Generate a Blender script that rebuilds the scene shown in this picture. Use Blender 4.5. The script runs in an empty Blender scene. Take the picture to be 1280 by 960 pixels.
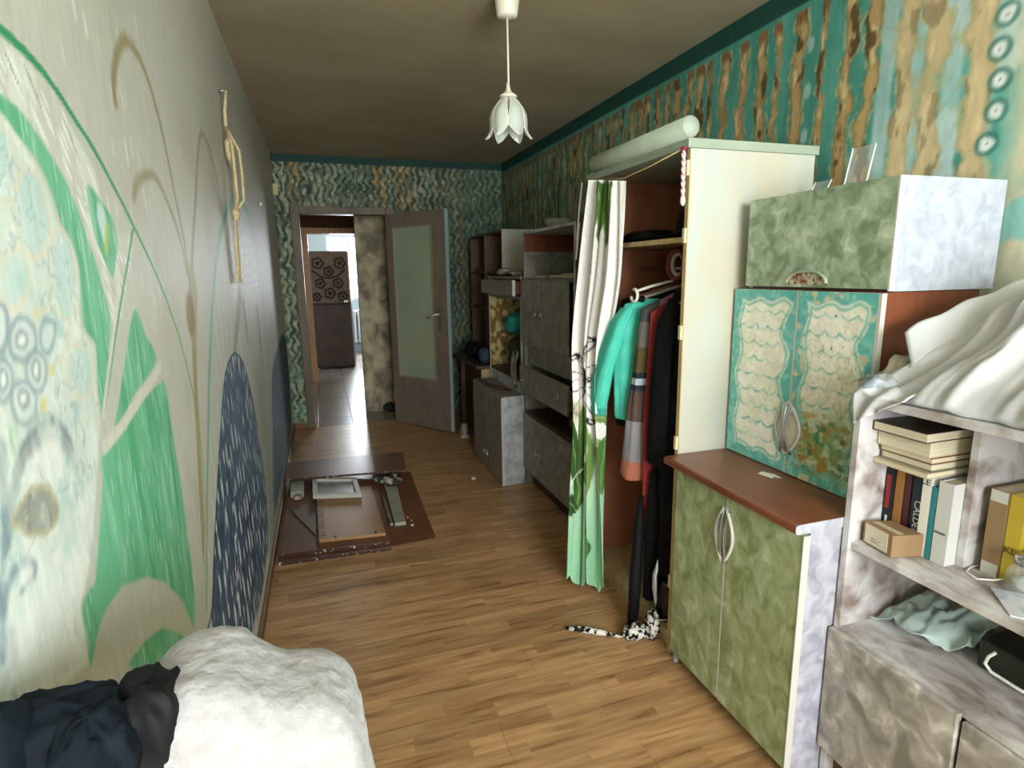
import bpy, bmesh, math, random
import numpy as np
from mathutils import Vector, Matrix, noise as mnoise

# ------------------------------------------------------------------ camera, world, lights, exposure
scene = bpy.context.scene
C = bpy.context.collection
W, D, H = 2.124, 5.741, 2.5          # room width, depth, height
YF = -1.9                            # window wall behind the camera
R = math.radians

cam_d = bpy.data.cameras.new('camera')
cam = bpy.data.objects.new('camera', cam_d)
C.objects.link(cam)
yaw, pitch, roll = 0.31518, 0.19141, -0.01418
fw = Vector((math.sin(yaw) * math.cos(pitch), math.cos(yaw) * math.cos(pitch), -math.sin(pitch)))
rt = Vector((math.cos(yaw), -math.sin(yaw), 0))
up = rt.cross(fw)
r2 = math.cos(roll) * rt + math.sin(roll) * up
u2 = -math.sin(roll) * rt + math.cos(roll) * up
cam.matrix_world = Matrix(((r2.x, u2.x, -fw.x, 0.3324), (r2.y, u2.y, -fw.y, 0.0), (r2.z, u2.z, -fw.z, 1.4481), (0, 0, 0, 1)))
cam_d.sensor_width = 36.0
cam_d.lens = 721.6 / 1280 * 36
cam_d.clip_start = 0.02
scene.camera = cam

world = bpy.data.worlds.new('world')
scene.world = world
world.use_nodes = True
wn = world.node_tree.nodes
wn['Background'].inputs[0].default_value = (0.86, 0.93, 1.0, 1)
wn['Background'].inputs[1].default_value = 5.0


def area(name, loc, rot, sx, sy, power, col):
    l = bpy.data.lights.new(name, 'AREA')
    l.shape = 'RECTANGLE'
    l.size, l.size_y, l.energy, l.color = sx, sy, power, col
    o = bpy.data.objects.new(name, l)
    C.objects.link(o)
    o.location, o.rotation_euler = loc, rot
    return o


# daylight falling through the room's own window (behind the camera) and the kitchen window far beyond the door
area('daylight_room_window', (1.05, YF - 0.16, 1.62), (R(90), 0, 0), 1.75, 1.45, 225, (0.94, 0.985, 1.0))
area('daylight_kitchen_window', (0.95, 11.52, 1.55), (R(-90), 0, 0), 1.2, 1.2, 330, (0.88, 0.94, 1.0))

vs = scene.view_settings
vs.view_transform = 'Standard'
vs.look = 'None'
vs.exposure = 0.0
vs.gamma = 1.0
vs.use_curve_mapping = False

# ------------------------------------------------------------------ helpers
def lin(c):
    if isinstance(c, str):
        c = [int(c[i:i + 2], 16) / 255 for i in (0, 2, 4)]
    return tuple((x / 12.92 if x <= 0.04045 else ((x + 0.055) / 1.055) ** 2.4) for x in c)


def rgba(c):
    return (*lin(c), 1.0)


class MB:
    """collects shapes into one mesh"""

    def __init__(self):
        self.v, self.f, self.sm = [], [], []

    def add(self, verts, faces, smooth=False):
        o = len(self.v)
        self.v += [tuple(p) for p in verts]
        self.f += [tuple(i + o for i in f) for f in faces]
        self.sm += [smooth] * len(faces)
        return self

    def box(self, x0, x1, y0, y1, z0, z1):
        v = [(x, y, z) for z in (z0, z1) for y in (y0, y1) for x in (x0, x1)]
        return self.add(v, [(0, 2, 3, 1), (4, 5, 7, 6), (0, 1, 5, 4), (2, 6, 7, 3), (0, 4, 6, 2), (1, 3, 7, 5)])

    def hexa(self, p):                                   # 4 bottom corners (ccw) + 4 top corners
        return self.add(p, [(3, 2, 1, 0), (4, 5, 6, 7), (0, 1, 5, 4), (1, 2, 6, 5), (2, 3, 7, 6), (3, 0, 4, 7)])

    def tube(self, pts, r, n=8, caps=True, closed=False):
        pts = [Vector(p) for p in pts]
        m = len(pts)
        rs = r if isinstance(r, (list, tuple)) else [r] * m
        vs_ = []
        ref = None
        for i, p in enumerate(pts):
            if closed:
                t = pts[(i + 1) % m] - pts[i - 1]
            else:
                t = pts[min(i + 1, m - 1)] - pts[max(i - 1, 0)]
            t.normalize()
            if ref is None:
                ref = t.orthogonal().normalized()
            ref = (ref - t * ref.dot(t))
            if ref.length < 1e-6:
                ref = t.orthogonal()
            ref.normalize()
            b = t.cross(ref)
            for k in range(n):
                a = 2 * math.pi * k / n
                vs_.append(p + (ref * math.cos(a) + b * math.sin(a)) * rs[i])
        fs = []
        for i in range(m if closed else m - 1):
            j = (i + 1) % m
            for k in range(n):
                fs.append((i * n + k, i * n + (k + 1) % n, j * n + (k + 1) % n, j * n + k))
        if caps and not closed:
            fs.append(tuple(range(n))[::-1])
            fs.append(tuple(range((m - 1) * n, m * n)))
        return self.add(vs_, fs, True)

    def lathe(self, prof, c=(0, 0, 0), n=20, axis='z'):
        vs_ = []
        for (r, z) in prof:
            for k in range(n):
                a = 2 * math.pi * k / n
                p = (r * math.cos(a), r * math.sin(a), z)
                if axis == 'y':
                    p = (p[0], p[2], p[1])
                if axis == 'x':
                    p = (p[2], p[0], p[1])
                vs_.append((c[0] + p[0], c[1] + p[1], c[2] + p[2]))
        fs = [(i * n + k, i * n + (k + 1) % n, (i + 1) * n + (k + 1) % n, (i + 1) * n + k) for i in range(len(prof) - 1) for k in range(n)]
        if prof[0][0] > 1e-4:
            fs.append(tuple(range(n))[::-1])
        if prof[-1][0] > 1e-4:
            fs.append(tuple(range((len(prof) - 1) * n, len(prof) * n)))
        return self.add(vs_, fs, True)

    def prism(self, poly, lo, hi, axis='z'):
        n = len(poly)

        def P(a, b, h):
            return {'z': (a, b, h), 'x': (h, a, b), 'y': (a, h, b)}[axis]
        v = [P(a, b, lo) for a, b in poly] + [P(a, b, hi) for a, b in poly]
        f = [tuple(range(n))[::-1], tuple(range(n, 2 * n))] + [(i, (i + 1) % n, n + (i + 1) % n, n + i) for i in range(n)]
        return self.add(v, f)

    def grid(self, ns, nt, fn):
        v = [fn(i / ns, j / nt) for j in range(nt + 1) for i in range(ns + 1)]
        f = [(j * (ns + 1) + i, j * (ns + 1) + i + 1, (j + 1) * (ns + 1) + i + 1, (j + 1) * (ns + 1) + i) for j in range(nt) for i in range(ns)]
        return self.add(v, f, True)

    def loft(self, rows, n=24, seed=0, fold=0.0, nf=5):
        """rows of (cx, cy, z, ax, ay): closed rings joined into a garment-like body"""
        rr = []
        for i in range(len(rows) - 1):                  # subdivide rows
            for k in range(4):
                t = k / 4
                rr.append([a + (b - a) * t for a, b in zip(rows[i], rows[i + 1])])
        rr.append(list(rows[-1]))
        v = []
        for (cx, cy, z, ax, ay) in rr:
            for k in range(n):
                a = 2 * math.pi * k / n
                w = 1 + fold * (math.sin(nf * a + seed + 2 * mnoise.noise((seed, z * 3, 0))) + 1.4 * mnoise.noise((seed + 3 * math.cos(a), 3 * math.sin(a), z * 5)))
                v.append((cx + ax * w * math.cos(a), cy + ay * w * math.sin(a), z))
        m = len(rr)
        f = [(i * n + k, i * n + (k + 1) % n, (i + 1) * n + (k + 1) % n, (i + 1) * n + k) for i in range(m - 1) for k in range(n)]
        f += [tuple(range(n))[::-1], tuple(range((m - 1) * n, m * n))]
        return self.add(v, f, True)

    def lump(self, c, rad, seed=0, amp=0.25, sc=1.6, n=20, zmin=None, p=1.0):
        v, f = [], []
        m = n // 2
        for j in range(m + 1):
            th = math.pi * j / m
            for k in range(n):
                ph = 2 * math.pi * k / n
                d = Vector((math.sin(th) * math.cos(ph), math.sin(th) * math.sin(ph), math.cos(th)))
                w = 1 + amp * mnoise.noise(d * sc + Vector((seed * 7.3, seed * 1.9, seed))) + amp * 0.5 * mnoise.noise(d * sc * 2.7 + Vector((seed, 5, 2)))
                if p != 1.0:
                    d = Vector([math.copysign(abs(q) ** p, q) for q in d])
                z = c[2] + d.z * rad[2] * w
                if zmin is not None:
                    z = max(z, zmin)
                v.append((c[0] + d.x * rad[0] * w, c[1] + d.y * rad[1] * w, z))
        for j in range(m):
            for k in range(n):
                f.append((j * n + k, (j + 1) * n + k, (j + 1) * n + (k + 1) % n, j * n + (k + 1) % n))
        return self.add(v, f, True)

    def build(self, name, mat, parent=None, label=None, bevel=0, solid=0, sub=0, world=True):
        me = bpy.data.meshes.new(name)
        v = self.v
        if parent is not None and world:
            inv = parent_matrix(parent).inverted()
            v = [tuple(inv @ Vector(p)) for p in v]
        me.from_pydata(v, [], self.f)
        me.polygons.foreach_set('use_smooth', self.sm)
        me.materials.append(mat)
        o = bpy.data.objects.new(name, me)
        C.objects.link(o)
        if parent is not None:
            o.parent = parent
        if label:
            o['label'] = label
        if solid:
            m = o.modifiers.new('solid', 'SOLIDIFY')
            m.thickness = solid
            m.offset = 0
        if sub:
            m = o.modifiers.new('sub', 'SUBSURF')
            m.levels = m.render_levels = sub
        if bevel:
            m = o.modifiers.new('bevel', 'BEVEL')
            m.width = bevel
            m.segments = 2
            m.limit_method = 'ANGLE'
        return o


def parent_matrix(o):
    m = Matrix.Translation(o.location) @ o.rotation_euler.to_matrix().to_4x4()
    return (parent_matrix(o.parent) @ m) if o.parent else m


def tag(o, label, cat=None, group=None, kind=None):
    o['label'] = label
    if cat:
        o['category'] = cat
    if group:
        o['group'] = group
    if kind:
        o['kind'] = kind
    return o


def thing(name, label, cat, loc=(0, 0, 0), rz=0.0, group=None, kind=None):
    o = bpy.data.objects.new(name, None)
    C.objects.link(o)
    o.empty_display_size = 0.05
    o.location = loc
    o.rotation_euler = (0, 0, rz)
    return tag(o, label, cat, group, kind)


def box(*a):
    return MB().box(*a)


def text_part(name, body, mat, parent, loc, rot, size, depth=0.0004):
    cu = bpy.data.curves.new(name, 'FONT')
    cu.body = body
    cu.size = size
    cu.extrude = depth
    cu.align_x = 'CENTER'
    cu.align_y = 'CENTER'
    t = bpy.data.objects.new(name + '_tmp', cu)
    C.objects.link(t)
    dg = bpy.context.evaluated_depsgraph_get()
    me = bpy.data.meshes.new_from_object(t.evaluated_get(dg))
    bpy.data.objects.remove(t)
    me.materials.clear()
    me.materials.append(mat)
    o = bpy.data.objects.new(name, me)
    C.objects.link(o)
    m = Matrix.Translation(loc) @ rot.to_4x4()
    o.parent = parent
    o.matrix_local = parent_matrix(parent).inverted() @ m
    return o


# ------------------------------------------------------------------ materials
MATS = {}


def mat(name, col, rough=0.6, spec=0.4, metal=0.0, col2=None, scale=8, stretch=(1, 1, 1), detail=4, dist=0.0,
        lo=0.35, hi=0.65, bump=0.0, col3=None, rnd=0.0, sheen=0.0, trans=0.0):
    """principled material whose colour runs between two or three tones along a noise"""
    if name in MATS:
        return MATS[name]
    m = bpy.data.materials.new(name)
    m.use_nodes = True
    nt = m.node_tree
    b = nt.nodes['Principled BSDF']
    b.inputs['Roughness'].default_value = rough
    b.inputs['Specular IOR Level'].default_value = spec
    b.inputs['Metallic'].default_value = metal
    b.inputs['Base Color'].default_value = rgba(col)
    if sheen:
        b.inputs['Sheen Weight'].default_value = sheen
    if trans:
        b.inputs['Transmission Weight'].default_value = trans
    if col2 is not None or bump:
        g = nt.nodes.new('ShaderNodeNewGeometry')
        mp = nt.nodes.new('ShaderNodeMapping')
        mp.inputs['Scale'].default_value = stretch
        nt.links.new(g.outputs['Position'], mp.inputs['Vector'])
        n = nt.nodes.new('ShaderNodeTexNoise')
        n.inputs['Scale'].default_value = scale
        n.inputs['Detail'].default_value = detail
        n.inputs['Distortion'].default_value = dist
        nt.links.new(mp.outputs[0], n.inputs['Vector'])
        if col2 is not None:
            r = nt.nodes.new('ShaderNodeValToRGB')
            e = r.color_ramp.elements
            e[0].position, e[0].color = lo, rgba(col)
            e[1].position, e[1].color = hi, rgba(col2)
            if col3 is not None:
                x = r.color_ramp.elements.new(min(hi + 0.14, 0.98))
                x.color = rgba(col3)
            nt.links.new(n.outputs[0], r.inputs[0])
            out = r.outputs[0]
            if rnd:
                oi = nt.nodes.new('ShaderNodeObjectInfo')
                mr = nt.nodes.new('ShaderNodeMapRange')
                mr.inputs[3].default_value = 1 - rnd
                mr.inputs[4].default_value = 1 + rnd * 0.6
                nt.links.new(oi.outputs['Random'], mr.inputs[0])
                mx = nt.nodes.new('ShaderNodeMix')
                mx.data_type = 'RGBA'
                mx.blend_type = 'MULTIPLY'
                mx.inputs['Factor'].default_value = 1
                nt.links.new(out, mx.inputs['A'])
                nt.links.new(mr.outputs[0], mx.inputs['B'])
                out = mx.outputs['Result']
            nt.links.new(out, b.inputs['Base Color'])
        if bump:
            bp = nt.nodes.new('ShaderNodeBump')
            bp.inputs['Strength'].default_value = bump
            bp.inputs['Distance'].default_value = 0.01
            nt.links.new(n.outputs[0], bp.inputs['Height'])
            nt.links.new(bp.outputs[0], b.inputs['Normal'])
    MATS[name] = m
    return m


def glass_mat(name, col=(0.9, 0.95, 0.95), alpha=0.25, rough=0.08):
    m = bpy.data.materials.new(name)
    m.use_nodes = True
    nt = m.node_tree
    b = nt.nodes['Principled BSDF']
    b.inputs['Base Color'].default_value = (*col, 1)
    b.inputs['Roughness'].default_value = rough
    b.inputs['Alpha'].default_value = alpha
    b.inputs['Specular IOR Level'].default_value = 0.8
    return m


def painted_mat(name, rough=0.65, grain=0.12, gscale=60, gstretch=(1, 1, 0.15), spec=0.3, bump=0.15):
    """hand-painted surface: colours from the mesh's own paint layer, with brush grain on top"""
    m = bpy.data.materials.new(name)
    m.use_nodes = True
    nt = m.node_tree
    b = nt.nodes['Principled BSDF']
    b.inputs['Roughness'].default_value = rough
    b.inputs['Specular IOR Level'].default_value = spec
    a = nt.nodes.new('ShaderNodeAttribute')
    a.attribute_name = 'paint'
    g = nt.nodes.new('ShaderNodeNewGeometry')
    mp = nt.nodes.new('ShaderNodeMapping')
    mp.inputs['Scale'].default_value = gstretch
    nt.links.new(g.outputs['Position'], mp.inputs['Vector'])
    n = nt.nodes.new('ShaderNodeTexNoise')
    n.inputs['Scale'].default_value = gscale
    n.inputs['Detail'].default_value = 5
    nt.links.new(mp.outputs[0], n.inputs['Vector'])
    mr = nt.nodes.new('ShaderNodeMapRange')
    mr.inputs[1].default_value = 0.3
    mr.inputs[2].default_value = 0.7
    mr.inputs[3].default_value = 1 - grain
    mr.inputs[4].default_value = 1 + grain
    nt.links.new(n.outputs[0], mr.inputs[0])
    mx = nt.nodes.new('ShaderNodeMix')
    mx.data_type = 'RGBA'
    mx.blend_type = 'MULTIPLY'
    mx.inputs['Factor'].default_value = 1
    nt.links.new(a.outputs['Color'], mx.inputs['A'])
    nt.links.new(mr.outputs[0], mx.inputs['B'])
    nt.links.new(mx.outputs['Result'], b.inputs['Base Color'])
    bp = nt.nodes.new('ShaderNodeBump')
    bp.inputs['Strength'].default_value = bump
    bp.inputs['Distance'].default_value = 0.004
    nt.links.new(n.outputs[0], bp.inputs['Height'])
    nt.links.new(bp.outputs[0], b.inputs['Normal'])
    return m


# ------------------------------------------------------------------ painting on grids (numpy)
def vn(x, y, seed=0.0):
    xi, yi = np.floor(x), np.floor(y)
    fx, fy = x - xi, y - yi
    fx, fy = fx * fx * (3 - 2 * fx), fy * fy * (3 - 2 * fy)

    def h(i, j):
        s = np.sin(i * 127.1 + j * 311.7 + seed * 74.7) * 43758.5453
        return s - np.floor(s)
    return (h(xi, yi) * (1 - fx) + h(xi + 1, yi) * fx) * (1 - fy) + (h(xi, yi + 1) * (1 - fx) + h(xi + 1, yi + 1) * fx) * fy


def fbm(x, y, seed=0.0, o=4):
    t, a, s = 0, 0.5, 0
    for k in range(o):
        t = t + a * vn(x * 2 ** k, y * 2 ** k, seed + k * 3.1)
        s += a
        a *= 0.55
    return t / s


def sst(a, b, x):
    t = np.clip((x - a) / (b - a), 0, 1)
    return t * t * (3 - 2 * t)


def hexc(c):
    return np.array([int(c[i:i + 2], 16) / 255 for i in (0, 2, 4)])


def mixc(col, c, m):
    c = hexc(c) if isinstance(c, str) else c
    col += (c - col) * np.clip(m, 0, 1)[:, None]


def smooth_pts(p, closed=True, n=4):
    p = [np.array(q) for q in p]
    m = len(p)
    out = []
    for i in range(m if closed else m - 1):
        a, b, c_, d = p[i - 1] if closed or i > 0 else p[0], p[i], p[(i + 1) % m], p[(i + 2) % m] if closed or i + 2 < m else p[-1]
        for k in range(n):
            t = k / n
            out.append(0.5 * (2 * b + (c_ - a) * t + (2 * a - 5 * b + 4 * c_ - d) * t * t + (3 * b - a - 3 * c_ + d) * t ** 3))
    if not closed:
        out.append(p[-1])
    return np.array(out)


def seg_dist(x, y, a, b):
    d = b - a
    t = np.clip(((x - a[0]) * d[0] + (y - a[1]) * d[1]) / max(d @ d, 1e-12), 0, 1)
    return np.hypot(x - a[0] - t * d[0], y - a[1] - t * d[1]), t


def poly_mask(x, y, pts, soft=0.004, closed_smooth=True):
    p = smooth_pts(pts, True, 4) if closed_smooth else np.array(pts)
    out = np.zeros_like(x)
    sel = (x > p[:, 0].min() - soft) & (x < p[:, 0].max() + soft) & (y > p[:, 1].min() - soft) & (y < p[:, 1].max() + soft)
    xs, ys = x[sel], y[sel]
    inside = np.zeros(xs.shape, bool)
    dist = np.full(xs.shape, 9.0)
    for i in range(len(p)):
        a, b = p[i - 1], p[i]
        if abs(b[1] - a[1]) > 1e-9:
            c = ((a[1] > ys) != (b[1] > ys)) & (xs < (b[0] - a[0]) * (ys - a[1]) / (b[1] - a[1]) + a[0])
            inside ^= c
        dist = np.minimum(dist, seg_dist(xs, ys, a, b)[0])
    out[sel] = sst(-soft, soft, np.where(inside, dist, -dist))
    return out


def line_mask(x, y, pts, w0, w1=None, soft=0.003, closed=False):
    w1 = w0 if w1 is None else w1
    p = smooth_pts(pts, closed, 4)
    if closed:
        p = np.vstack([p, p[:1]])
    out = np.zeros_like(x)
    pad = max(w0, w1) + soft
    sel = (x > p[:, 0].min() - pad) & (x < p[:, 0].max() + pad) & (y > p[:, 1].min() - pad) & (y < p[:, 1].max() + pad)
    xs, ys = x[sel], y[sel]
    o = np.zeros(xs.shape)
    n = len(p) - 1
    for i in range(n):
        d, t = seg_dist(xs, ys, p[i], p[i + 1])
        w = w0 + (w1 - w0) * (i + t) / n
        o = np.maximum(o, 1 - sst(w * 0.5 - soft, w * 0.5 + soft, d))
    out[sel] = o
    return out


def dashes(x, y, cx, cy, seed, prob, wx, wy, lean=0.0):
    """one elongated brush dab per cell"""
    x2 = x + y * lean
    xi, yi = np.floor(x2 / cx), np.floor(y / cy)
    yo = (np.sin(xi * 91.7 + seed) * 4375.85) % 1.0
    yi = np.floor(y / cy + yo)

    def h(k):
        s = np.sin(xi * 127.1 + yi * 311.7 + seed * 74.7 + k * 19.3) * 43758.5453
        return s - np.floor(s)
    dx = (x2 / cx - xi - (0.35 + 0.3 * h(1))) * cx
    dy = (y / cy + yo - yi - (0.4 + 0.2 * h(2))) * cy
    sc = 0.5 + 0.6 * h(3)
    return np.where(h(4) < prob, 1 - sst(0.6, 1.0, np.hypot(dx / (wx * sc), dy / (wy * sc))), 0.0)


def paint_layer(me, cols):
    c = np.clip(cols, 0, 1)
    l = np.where(c <= 0.04045, c / 12.92, ((c + 0.055) / 1.055) ** 2.4)
    at = me.attributes.new('paint', 'FLOAT_COLOR', 'POINT')
    at.data.foreach_set('color', np.hstack([l, np.ones((len(l), 1))]).astype(np.float32).ravel())


def painted_grid(name, a, b, place, colour, material, hole=None, back=None, flip=False, parent=None, edge='b0a890'):
    """a, b: 1-D coordinate arrays; place(A, B) -> Nx3; colour(A, B) -> Nx3 sRGB; hole(a, b) -> True where there is no face;
    back: list of boxes joined in behind the painted face"""
    A, B = np.meshgrid(a, b)
    A, B = A.ravel(), B.ravel()
    P = place(A, B)
    cols = colour(A, B)
    na, nb = len(a), len(b)
    i, j = np.meshgrid(np.arange(na - 1), np.arange(nb - 1))
    i, j = i.ravel(), j.ravel()
    if hole is not None:
        k = ~hole((a[i] + a[i + 1]) / 2, (b[j] + b[j + 1]) / 2)
        i, j = i[k], j[k]
    q = np.stack([j * na + i, j * na + i + 1, (j + 1) * na + i + 1, (j + 1) * na + i], 1)
    if flip:
        q = q[:, ::-1]
    if back:
        mb = MB()
        for bx in back:
            mb.box(*bx)
        bv = np.array(mb.v)
        bf = np.array(mb.f) + len(P)
        P = np.vstack([P, bv])
        q = np.vstack([q, bf])
        cols = np.vstack([cols, np.tile(hexc(edge), (len(bv), 1))])
    if parent is not None:
        inv = np.array(parent_matrix(parent).inverted())
        P = P @ inv[:3, :3].T + inv[:3, 3]
    me = bpy.data.meshes.new(name)
    me.vertices.add(len(P))
    me.vertices.foreach_set('co', P.astype(np.float32).ravel())
    me.loops.add(q.size)
    me.loops.foreach_set('vertex_index', q.astype(np.int32).ravel())
    me.polygons.add(len(q))
    me.polygons.foreach_set('loop_start', np.arange(0, q.size, 4, dtype=np.int32))
    me.update(calc_edges=True)
    me.validate()
    paint_layer(me, cols)
    me.materials.append(material)
    o = bpy.data.objects.new(name, me)
    C.objects.link(o)
    if parent is not None:
        o.parent = parent
    return o


def steps(*seg):
    out = [np.arange(a, b - 1e-6, s) for a, b, s in seg]
    return np.concatenate(out + [np.array([seg[-1][1]])])

# ------------------------------------------------------------------ mural outlines in wall coordinates (depth, height) in metres
M = {}
M['arc_outer'] = [(0.823,1.735),(0.888,1.733),(0.966,1.726),(1.055,1.698),(1.163,1.648),(1.295,1.565),(1.463,1.433),(1.584,1.297),(1.661,1.131),(1.677,0.996),(1.642,0.828)]
M['white_fan'] = [(0.812,1.704),(0.884,1.721),(0.951,1.717),(1.026,1.694),(1.096,1.65),(1.143,1.616),(1.153,1.58),(1.188,1.525),(1.299,1.518),(1.164,1.376),(1.124,1.379),(1.109,1.451),(1.079,1.512),(1.036,1.577),(0.976,1.616),(0.917,1.647),(0.861,1.656),(0.796,1.657)]
M['band'] = [(0.811,1.657),(0.861,1.656),(0.916,1.645),(0.974,1.611),(1.026,1.574),(1.067,1.509),(1.097,1.449),(1.114,1.384),(1.075,1.319),(1.023,1.248),(1.018,1.246),(1.022,1.295),(1.034,1.348),(1.0,1.382),(1.019,1.461),(1.003,1.502),(0.981,1.521),(0.964,1.558),(0.933,1.595),(0.888,1.618),(0.854,1.639),(0.805,1.64)]
M['tri'] = [(1.259,1.389),(1.304,1.338),(1.355,1.283),(1.195,1.24),(1.071,1.212),(1.11,1.254),(1.174,1.319)]
M['big'] = [(1.381,1.231),(1.401,1.149),(1.411,1.055),(1.419,0.967),(1.422,0.868),(1.422,0.774),(1.384,0.647),(1.31,0.756),(1.226,0.842),(1.159,0.89),(1.096,0.927),(1.038,0.952),(0.998,0.967),(0.954,0.971),(0.914,0.969),(0.88,0.958),(0.843,0.928),(0.843,0.97),(0.847,1.014),(0.877,1.024),(0.903,1.027),(0.943,1.093),(0.984,1.148),(1.001,1.182),(1.152,1.201)]
M['small_green'] = [(0.981,0.829),(1.023,0.834),(1.093,0.814),(1.17,0.783),(1.225,0.737),(1.295,0.673),(1.264,0.617)]
M['leaf'] = [(1.096,1.587),(1.129,1.584),(1.159,1.569),(1.189,1.555),(1.206,1.537),(1.209,1.506),(1.188,1.478),(1.159,1.448),(1.133,1.471),(1.116,1.493),(1.098,1.525)]
M['leaf_white'] = [(1.137,1.57),(1.163,1.56),(1.166,1.53),(1.143,1.503),(1.132,1.522),(1.124,1.546)]
M['leaf_yellow'] = [(1.166,1.54),(1.178,1.531),(1.159,1.495),(1.139,1.486),(1.139,1.503)]
M['stem'] = [(1.325,1.542),(1.294,1.518),(1.196,1.418),(1.129,1.353),(1.075,1.293),(1.031,1.242)]
M['stem_pale'] = [(1.201,1.458),(1.16,1.404),(1.117,1.353),(1.068,1.294),(1.025,1.238)]
M['branch_pale'] = [(1.012,1.19),(1.158,1.214),(1.377,1.263)]
M['petals'] = [(0.792,1.644),(0.853,1.636),(0.884,1.618),(0.921,1.594),(0.953,1.556),(0.968,1.516),(0.992,1.496),(1.012,1.457),(0.988,1.383),(1.027,1.347),(1.016,1.296),(1.009,1.241),(0.987,1.197),(0.934,1.117),(0.879,1.045),(0.839,1.015),(0.84,0.936),(0.607,1.101)]
M['petal_list'] = [[(0.872,1.584),(0.868,1.569),(0.861,1.555),(0.852,1.544),(0.843,1.536),(0.833,1.533),(0.825,1.534),(0.818,1.539),(0.814,1.547),(0.812,1.559),(0.814,1.572),(0.817,1.585),(0.823,1.598),(0.831,1.609),(0.84,1.617),(0.85,1.622),(0.858,1.622),(0.866,1.618),(0.871,1.61),(0.873,1.598)],[(0.942,1.534),(0.937,1.516),(0.927,1.499),(0.914,1.486),(0.899,1.477),(0.884,1.473),(0.87,1.475),(0.859,1.481),(0.851,1.492),(0.847,1.505),(0.847,1.521),(0.851,1.536),(0.86,1.551),(0.871,1.564),(0.884,1.574),(0.899,1.579),(0.914,1.58),(0.926,1.575),(0.936,1.565),(0.942,1.551)],[(1.007,1.453),(1.001,1.433),(0.991,1.414),(0.977,1.4),(0.962,1.391),(0.948,1.389),(0.934,1.392),(0.924,1.402),(0.917,1.415),(0.914,1.432),(0.915,1.45),(0.92,1.468),(0.929,1.485),(0.941,1.499),(0.955,1.509),(0.97,1.514),(0.984,1.512),(0.995,1.504),(1.004,1.491),(1.008,1.473)],[(1.008,1.311),(1.002,1.298),(0.993,1.288),(0.981,1.28),(0.967,1.277),(0.953,1.277),(0.941,1.281),(0.932,1.289),(0.925,1.299),(0.923,1.31),(0.924,1.322),(0.929,1.334),(0.937,1.344),(0.948,1.352),(0.961,1.356),(0.975,1.357),(0.987,1.354),(0.998,1.347),(1.006,1.336),(1.009,1.324)],[(0.855,1.445),(0.847,1.434),(0.836,1.425),(0.824,1.418),(0.812,1.414),(0.8,1.414),(0.791,1.416),(0.785,1.422),(0.781,1.429),(0.782,1.439),(0.785,1.449),(0.792,1.459),(0.802,1.468),(0.813,1.475),(0.825,1.48),(0.837,1.482),(0.848,1.48),(0.855,1.475),(0.86,1.467),(0.859,1.456)],[(0.935,1.364),(0.924,1.352),(0.91,1.342),(0.892,1.335),(0.874,1.333),(0.857,1.334),(0.843,1.339),(0.832,1.346),(0.826,1.356),(0.825,1.367),(0.829,1.379),(0.837,1.389),(0.849,1.399),(0.864,1.406),(0.882,1.41),(0.899,1.411),(0.916,1.407),(0.929,1.4),(0.937,1.39),(0.939,1.377)]]
M['ring_list'] = [[(0.845,1.372),(0.841,1.365),(0.834,1.359),(0.825,1.354),(0.816,1.352),(0.807,1.352),(0.799,1.355),(0.792,1.359),(0.788,1.365),(0.787,1.371),(0.788,1.378),(0.792,1.385),(0.798,1.391),(0.806,1.396),(0.815,1.399),(0.824,1.399),(0.833,1.397),(0.84,1.393),(0.844,1.387),(0.846,1.38)],[(0.79,1.393),(0.786,1.385),(0.782,1.379),(0.776,1.374),(0.771,1.371),(0.766,1.37),(0.762,1.372),(0.759,1.376),(0.758,1.381),(0.758,1.388),(0.76,1.395),(0.763,1.403),(0.767,1.409),(0.772,1.414),(0.778,1.417),(0.783,1.418),(0.787,1.417),(0.79,1.413),(0.792,1.407),(0.792,1.4)],[(0.86,1.33),(0.856,1.323),(0.849,1.317),(0.841,1.312),(0.832,1.31),(0.824,1.311),(0.817,1.314),(0.811,1.318),(0.807,1.324),(0.806,1.331),(0.808,1.339),(0.812,1.346),(0.818,1.352),(0.825,1.356),(0.833,1.359),(0.842,1.359),(0.85,1.357),(0.856,1.352),(0.86,1.346),(0.861,1.338)],[(0.778,1.335),(0.774,1.327),(0.769,1.321),(0.762,1.317),(0.755,1.315),(0.748,1.315),(0.742,1.318),(0.738,1.322),(0.735,1.328),(0.735,1.335),(0.736,1.342),(0.74,1.349),(0.745,1.355),(0.751,1.359),(0.758,1.362),(0.765,1.362),(0.771,1.36),(0.776,1.355),(0.779,1.349),(0.779,1.342)],[(0.815,1.299),(0.811,1.292),(0.805,1.286),(0.797,1.283),(0.789,1.281),(0.781,1.282),(0.774,1.285),(0.768,1.29),(0.765,1.296),(0.764,1.303),(0.765,1.31),(0.769,1.316),(0.774,1.322),(0.782,1.326),(0.79,1.328),(0.798,1.327),(0.805,1.325),(0.811,1.32),(0.815,1.314),(0.817,1.306)],[(0.901,1.375),(0.897,1.368),(0.891,1.362),(0.885,1.358),(0.878,1.355),(0.872,1.355),(0.866,1.357),(0.862,1.361),(0.859,1.366),(0.859,1.372),(0.86,1.379),(0.864,1.385),(0.869,1.391),(0.875,1.395),(0.881,1.398),(0.888,1.398),(0.894,1.397),(0.899,1.393),(0.901,1.388),(0.902,1.382)]]
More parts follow.
